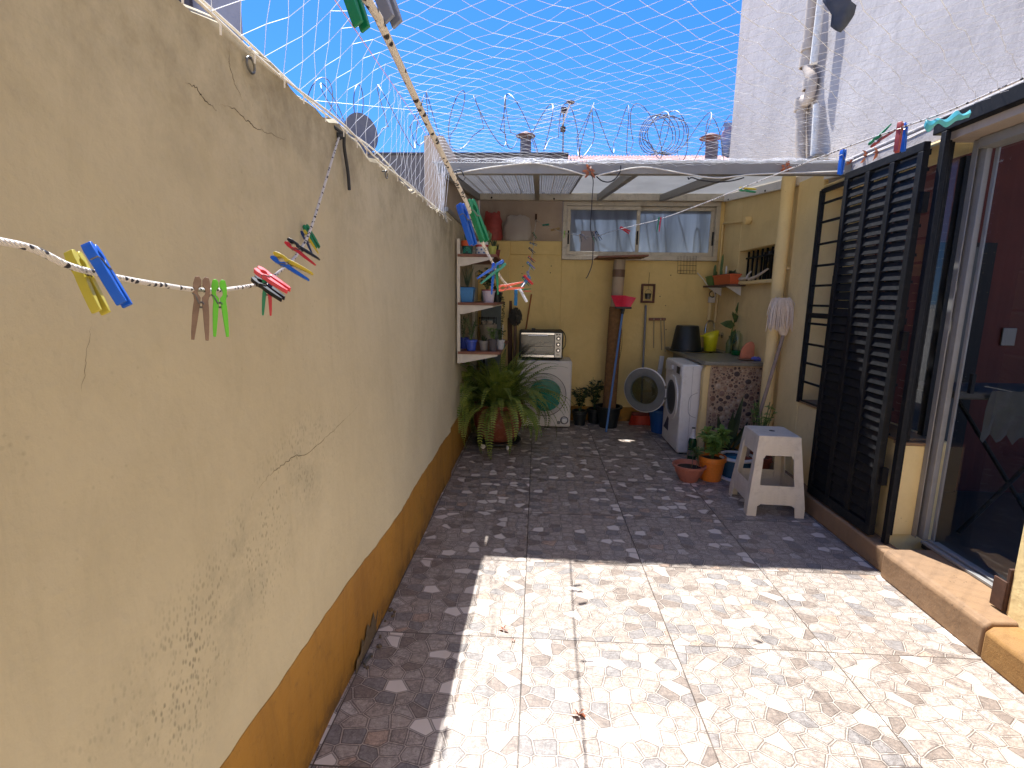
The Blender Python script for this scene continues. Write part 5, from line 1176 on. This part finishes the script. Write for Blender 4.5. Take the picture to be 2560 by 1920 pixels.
t.part('leaf', lf, L_mid, smooth=False)
q = PZ(1841, 888, ZC)
t = Thing('glass_jar', 'tall clear glass bottle with a little green liquid in the bottom', 'bottle', tuple(q))
t.part('glass', MB().lathe([(0, 0), (.048, 0), (.052, .01), (.052, .16), (.042, .20), (.016, .23), (.016, .245)], q, 28), M_clear)
t.part('liquid', MB().lathe([(0, .004), (.046, .004), (.049, .012), (.049, .05), (0, .05)], q, 24), plastic('green_liquid', c(14, 140, 66), .2, .5))
q = PZ(1867, 900, ZC)
t = Thing('terracotta_hood', 'broken terracotta piece standing on a small saucer at the end of the counter', 'pottery', tuple(q)); t.part('saucer', MB().lathe([(0, 0), (.07, 0), (.088, .012), (.086, .016), (.06, .008), (0, .008)], q, 24), mat('saucer_brown', c(150, 118, 100), .7))
hp = [(.058, 0), (.06, .05), (.058, .12), (.045, .152), (.02, .162), (-.02, .14), (-.052, .10), (-.062, .05), (-.064, 0)]
t.part('piece', MB().prism(hp, q+Vector((0, -.012, .012)), (1, 0, 0), (0, 0, 1), (0, .03, 0)), mat('terracotta_pale', c(206, 128, 96), .8, 0, .12, 20, bs=80), bevel=.008)
q = PZ(1897, 902, ZC); cl = MB()
for k in range(16): cl.ball(q+Vector((rnd(-.05, .05), rnd(-.03, .03), .012+rnd(0, .012))), rnd(.012, .02), 7, 5, sx=rnd(.8, 1.6))
single('blue_cloth', cl, mat('blue_rag', c(98, 108, 196), .9, 0, .25, 50), 'crumpled blue cloth at the near end of the counter', 'cloth')

# ---- planters and bits on the right wall
sp_t = Thing('corner_shelf', 'narrow dark shelf on the side wall carrying a green and an orange planter', 'shelf', (1.96, 5.55, 1.59)); sp_t.part('board', MB().box(1.87, 2.035, 5.14, 5.93, 1.585, 1.605), mat('dark_board', c(84, 62, 56), .7), bevel=.003)
sp_t.part('bracket', MB().prism([(0, 0), (0, -.09), (.15, 0)], (2.036, 5.25, 1.584), (-1, 0, 0), (0, 0, 1), (0, .012, 0)).prism([(0, 0), (0, -.09), (.15, 0)], (2.036, 5.8, 1.584), (-1, 0, 0), (0, 0, 1), (0, .012, 0)), M_gwhite)
t = boxpot('planter', 'small green rectangular planter in the corner next to the orange one', 1.885, 1.995, 5.68, 5.90, 1.605, .10, plastic('green_planter', c(84, 130, 62), .5))
paddle(t, [((1.93, 5.76, 1.69), (1.935, 5.76, 1.83), .016), ((1.95, 5.8, 1.69), (1.965, 5.8, 1.76), .014)], 1, M_cactus)
t = boxpot('planter', 'orange rectangular planter with cacti on the side wall shelf', 1.885, 1.995, 5.17, 5.665, 1.605, .10, plastic('orange_planter', c(204, 92, 48), .5))
paddle(t, [((1.94, 5.60, 1.69), (1.955, 5.61, 1.93), .014), ((1.93, 5.55, 1.69), (1.93, 5.55, 1.77), .016)], 1, M_cactus)
paddle(t, [((1.94, 5.44, 1.70), (1.94, 5.44, 1.80), .010)], 1, M_gwhite, 'white_cone')
bl_ = MB()
for k in range(24): a = rnd(0, 6.28); bl_.leaf((1.94, 5.26, 1.71), (math.cos(a), math.sin(a), rnd(.2, 1.6)), .05, .024)
t.part('succulent', bl_, L_grey, smooth=False)
q = PX(1856, 694, 2.0); single('white_stone', MB().ball((2.0, q.y, 1.655), .034, 12, 8, sy=1.9, sz=.62), mat('bone', c(188, 180, 166), .7, 0, .2, 20), 'rounded whitish stone on the small window sill', 'stone')
a_, b2 = PX(1866, 700, 1.975), PX(1878, 678, 2.0); a_.z = 1.648
single('driftwood', MB().tube(curve([a_, a_.lerp(b2, .5)+Vector((0, .02, 0)), b2], 5), [.014, .013, .012, .012, .011, .010, .010, .009, .009, .008, .006], 8), mat('pale_bone', c(206, 196, 186), .6), 'short curved pale stick on the small window sill', 'stick')
a_, b2 = PX(1872, 708, 1.97), PX(1920, 672, 2.0); a_.z = 1.646
single('driftwood', MB().tube(curve([a_, a_.lerp(b2, .4)+Vector((-.0, 0, -.012)), b2], 5), [.017, .016, .015, .014, .013, .012, .012, .011, .010, .009, .007], 8), MT.setdefault('pb', mat('pale_driftwood', c(196, 182, 168), .7)), 'long pale stick leaning on the small window bars', 'stick')
wr = MB()
for k in range(7): x = 1695+k*7.6; wr.tube([PY(x, 640, YB-.04), PY(x-1, 684, YB-.04)], .0018, 4)
for y in (663, 676, 684): wr.tube([PY(1695, y, YB-.041), PY(1741, y+1, YB-.041)], .002, 4)
for k in range(7): x = 1695+k*7.6; wr.tube([PY(x-1, 684, YB-.04), PY(x-1, 676, YB-.10)], .0015, 4)
single('wire_rack', wr, M_rust, 'small rusty wire rack hanging under the right window pane', 'rack')
hs = Thing('water_pipe', 'cream water pipe with a tap box and a white hose in the far right corner', 'pipe', (1.95, 5.9, 1.2))
pa, pb_ = PY(1781, 715, 5.92), PY(1772, 800, 5.92); hs.part('pipe', MB().tube([pa, pb_], .022, 12), M_yellow2)
hs.part('tap_box', MB().bar(PY(1778, 757, 5.89), PY(1780, 742, 5.89), .07, .04, (0, 1, 0)), M_br, bevel=.005)
hs.part('hose', MB().tube(curve([PY(1743, 682, 5.88), PY(1757, 697, 5.86), PY(1770, 715, 5.84), PY(1784, 728, 5.84), PY(1788, 740, 5.86), PY(1782, 746, 5.87)], 6), .006, 6), M_cord)
hs.part('hose_loop', MB().tube([PY(1781, 735, 5.85)+Vector((.035*math.cos(a), -.01, .035*math.sin(a))) for a in [2*math.pi*k/20 for k in range(18)]], .005, 6), M_blackp)

# ---- bags on the ledge
def bag(label, px, pw, py0, py1, Y, m, ears=True, seed=1, name='shopping_bag'):
    random.seed(seed); a = PY(px-pw/2, py1, Y); b_ = PY(px+pw/2, py0, Y); cx = (a.x+b_.x)/2; w_ = (b_.x-a.x)/2; z0 = 2.087; H = b_.z-z0
    mb = MB(); n = 26; prof = [(.02, 0), (.88, .0), (1, .12), (.96, .4), (.9, .62), (.78, .78), (.5, .86), (.2, .84), (.02, .82)]; K = len(prof)
    for r, z in prof:
        for j in range(n):
            t_ = 2*math.pi*j/n; wb = 1+.07*math.sin(5*t_+z*11+seed)+.05*math.sin(11*t_-z*17); mb.v.append((cx+w_*r*wb*math.cos(t_), Y+.10*r*wb*math.sin(t_)*.7, z0+H*z*(1 if z < .1 else 1+.04*math.sin(4*t_))))
    mb.f = [(i*n+j, i*n+(j+1) % n, (i+1)*n+(j+1) % n, (i+1)*n+j) for i in range(K-1) for j in range(n)]
    t = Thing(name, label, 'bag', (cx, Y, z0)); t.part('body', mb, m)
    if ears:
        e_ = MB()
        for s_ in (-1, 1): e_.prism([(0, -.02), (.06, -.02), (.055, .045), (.03, .055), (.012, .02)] if s_ > 0 else [(0, -.02), (-.012, .02), (-.03, .055), (-.055, .045), (-.06, -.02)], (cx+.03*s_, Y-.02, z0+H*.78), (1, 0, 0), (0, 0, 1), (0, .012, 0))
        t.part('handle', e_, m)
    return t, cx, z0, H, w_
t, cx2, z02, H2, w2 = bag('red plastic shopping bag with printed lines standing on the ledge left of the window', 1232, 48, 522, 606, 6.04, mat('red_bag', c(160, 66, 60), .5, 0, .2, 20))
pl_ = MB()
for k, (zz, ww) in enumerate(((.62, .7), (.52, .45), (.46, .7), (.38, .8))):
    for i in range(7):
        x = cx2+(-.9+i*.28)*w2*ww; pl_.box(x, x+w2*.2*ww, 6.04-.079, 6.04-.076, z02+H2*zz, z02+H2*zz+.006)
bag('translucent white plastic bag slumped on the ledge beside the red bag', 1294, 72, 530, 600, 6.05, translucent('clear_bag', c(206, 196, 188), (.6, .57, .54), .4, rough=.3), ears=False, seed=5)
random.seed(44)

# ---- stools: four stacked plastic stools, one thing each
M_stool = mat('stool_plastic', c(216, 205, 187), .5, 0, .06, 20, dirt=(c(150, 132, 110), 12, .35), bs=40, bstr=.05)
SX, SYc = 1.655, 3.50; ZT = .49
def st_half(z): k = z/ZT; return .185-.052*k, .192-.052*k
def stool_side(axis, sgn):
    n, mm = 44, 76; mb = MB(); idx = {}
    def P(u, v):
        z = v*ZT; hx, hy_ = st_half(z); k = (u*2-1)
        return (k*hx, sgn*hy_, z) if axis == 'y' else (sgn*hx, k*hy_, z)
    def keep(u, v):
        a = abs(u-.5)*2
        wh = .70
        if .31 < v < .86:
            if a < wh:
                if v > .77 and a > wh-.22: return ((a-(wh-.22))/.22)**2+((v-.77)/.09)**2 > 1
                return False
        if v < .17 and a < .68:
            if v > .11 and a > .56: return ((a-.56)/.12)**2+((v-.11)/.06)**2 > 1
            return False
        return True
    for j in range(mm):
        for i in range(n):
            if keep((i+.5)/n, (j+.5)/mm):
                q = []
                for a, b_ in ((i, j), (i+1, j), (i+1, j+1), (i, j+1)):
                    if (a, b_) not in idx: idx[(a, b_)] = len(mb.v); mb.v.append(P(a/n, b_/mm))
                    q.append(idx[(a, b_)])
                mb.f.append(tuple(q) if (sgn > 0) == (axis == 'x') else tuple(q[::-1]))
    return mb
def stool(label, z):
    t = Thing('stacked_stool', label, 'stool', group='stacked plastic stools', mtx=Matrix.Translation((SX, SYc, z))@Matrix.Rotation(R(-3), 4, 'Z'))
    for ax_, sg in (('x', 1), ('x', -1), ('y', 1), ('y', -1)):
        o = t.part('side_frame', stool_side(ax_, sg), M_stool, smooth=False); s_ = o.modifiers.new('wall', 'SOLIDIFY'); s_.thickness = .004; s_.offset = 0
    hx, hy_ = st_half(ZT); mb = MB(); mb.prism([(x, y) for x, y in [(-hx+.02, -hy_), (hx-.02, -hy_), (hx, -hy_+.02), (hx, hy_-.02), (hx-.02, hy_), (-hx+.02, hy_), (-hx, hy_-.02), (-hx, -hy_+.02)]], (0, 0, ZT-.006), (1, 0, 0), (0, 1, 0), (0, 0, .010))
    t.part('seat', mb, M_stool, bevel=.006)
    t.part('seat_hole', MB().lathe([(0, .0045), (.016, .0045), (.02, .0048)], (0, 0, ZT), 18), M_dark)
    return t
first = stool('topmost beige plastic stool of the stack beside the shutter', .06)
def dup(root, dz, label):
    r = root.copy(); C.objects.link(r); mw = root.matrix_world.copy(); r.location = root.location+Vector((0, 0, dz)); r['label'] = label
    for ch in list(root.children): k = ch.copy(); C.objects.link(k); k.parent = r
    return r
dup(first.o, -.02, 'second beige stool from the top of the stack, nested under the topmost one')
dup(first.o, -.04, 'third beige stool from the top of the stack')
dup(first.o, -.06, 'lowest beige stool of the stack, its feet on the tiles')

# ---- pots near the stools
q = PZ(1725, 1206, 0); q.y += .05
t = Thing('flower_pot', 'shallow terracotta coloured plastic bowl with seedlings, leftmost by the washing machine', 'potted plant', tuple(q))
M_tp = plastic('terracotta_plastic', c(172, 104, 84), .5)
t.part('pot', MB().lathe([(0, 0), (.065, 0), (.07, .008), (.105, .07), (.118, .115), (.132, .12), (.133, .138), (.12, .138), (.108, .11), (0, .105)], q, 32), M_tp)
t.part('soil', MB().lathe([(0, .114), (.06, .112), (.11, .108)], q, 16, wob=.03), M_soil)
sm = MB(); lf = MB()
for k in range(3):
    b0 = q+Vector((.02+.03*k, rnd(-.03, .03), .11)); tp_ = b0+Vector((rnd(-.01, .015), 0, rnd(.10, .15))); sm.tube([b0, tp_], .0025, 5)
    for i in range(16): a = rnd(0, 6.28); lf.leaf(tp_+Vector((0, 0, rnd(-.03, .02))), (math.cos(a), math.sin(a), rnd(-.1, .8)), .048, .022)
t.part('stem', sm, L_grey); t.part('foliage', lf, L_mid, smooth=False)
q = PZ(1781, 1203, 0); q.y += .05
t = pot('flower_pot', 'orange plastic pot with a bright green leafy plant beside the terracotta bowl', q.x, q.y, 0, .105, .20, plastic('orange_pot', c(222, 124, 40), .4), n=32)
bush(t, q.x, q.y, .18, 300, .17, .26, .072, .036, L_bright, 14)
q = PZ(1850, 1205, 0); q.y += .10
t = Thing('bucket', 'teal blue round tub with a thick white rim behind the stack of stools', 'tub', tuple(q))
t.part('body', MB().lathe([(0, 0), (.12, 0), (.128, .17), (.12, .17), (.115, .03), (0, .03)], q, 32), plastic('teal_tub', c(52, 94, 116), .5)); t.part('rim', MB().lathe([(.122, .165), (.140, .168), (.146, .18), (.138, .192), (.120, .192), (.116, .18)], q, 36), M_gwhite)
t.part('base_ring', MB().lathe([(.12, .004), (.142, .004), (.146, .016), (.138, .026), (.122, .026)], q, 36), M_gwhite)
t.part('water', MB().lathe([(0, .15), (.118, .15)], q, 28), mat('water_blue', c(70, 140, 176), .06, 0, .05, 5))
q = PZ(1738, 1148, 0)
t = Thing('wine_bottle', 'dark green wine bottle with a white neck label beside the washing machine', 'bottle', (1.435, 4.50, 0)); q = Vector((1.435, 4.50, 0))
t.part('bottle', MB().lathe([(0, 0), (.036, 0), (.038, .01), (.038, .18), (.030, .21), (.015, .25), (.014, .30), (.016, .31), (0, .31)], q, 20), plastic('bottle_green', c(26, 66, 40), .1))
t.part('label', MB().lathe([(.0385, .05), (.039, .052), (.039, .10), (.0385, .102)], q, 20), mat('grey_label', c(120, 108, 96), .8)); t.part('neck_wrap', MB().lathe([(.0295, .214), (.0175, .25), (.0155, .30), (.0165, .302)], q, 16), M_gwhite)
# snake plant and the bushy plant behind the stools
sx_, sy_2 = 1.66, 4.30
t = pot('flower_pot', 'dark pot with tall stiff sword shaped leaves in front of the pebble wall', sx_, sy_2, 0, .10, .17, M_blackp, n=24)
f = MB()
for dx, dy, L_ in ((.16, -.05, .52), (-.22, 0, .34), (.5, .1, .30), (-.05, -.3, .42), (.3, .2, .4)): f.leaf((sx_+dx*.1, sy_2+dy*.1, .15), (dx, dy, 1), L_, .055, (dy-.2, -1, 0), .12, .02)
t.part('blade', f, L_dark, smooth=False, label='long stiff leaf blades')
t = pot('flower_pot', 'terracotta pot with a bushy light green plant in the corner behind the stools', 1.82, 4.06, 0, .11, .20, M_terra, n=24)
f = MB(); s = MB(); random.seed(9)
bush(t, 1.83, 4.06, .18, 420, .16, .50, .032, .014, L_bright, 18)
random.seed(12)
single('garden_stone', MB().ball((1.80, 3.80, .05), .05, 10, 7, sx=1.5, sy=1.2), mat('brown_stone', c(120, 80, 50), .8), 'brown stone lying on the floor between the stools and the plinth', 'stone')
# ---- string mop against the column
mp_ = Thing('string_mop', 'white string mop standing upside down against the downpipe', 'mop', tuple(PY(1905, 1015, 4.13)))
ma, mb2 = Vector((1.86, 4.06, .60)), PY(1958, 838, 4.14); ma = PY(1905, 1015, 4.10)
low = ma+(ma-mb2)*.9; low.z = max(low.z, .05)
mp_.part('handle', MB().tube([low, mb2], .014, 10), mat('grey_handle', c(150, 130, 116), .7, 0, .2, 20))
sm = MB(); hd = PY(1955, 748, 4.12)
for k in range(230):
    u = rnd(-1, 1); v = rnd(-1, 1); base = mb2+Vector((u*.018, v*.018, .0)); topp = hd+Vector((u*.055, v*.03, rnd(-.03, .012))); out = topp+Vector((u*.035, v*.02-.01, -rnd(.05, .24)))
    sm.tube(curve([base, base.lerp(topp, .6)+Vector((u*.03, v*.02, 0)), topp, topp.lerp(out, .4)+Vector((u*.015, -.01, .0)), out], 3), .0030, 4, cap=False)
mp_.part('mop_head', sm, mat('mop_string', c(228, 212, 192), .95, 0, .12, 60))
# litter at the foot of the left wall
q = PZ(918, 1650, 0); single('metal_clip', MB().bar(q+Vector((-.004, -.03, .006)), q+Vector((.008, .03, .006)), .012, .01), M_steel, 'small grey metal clip on the shaded tiles beside the broken skirting', 'clip', bevel=.002)
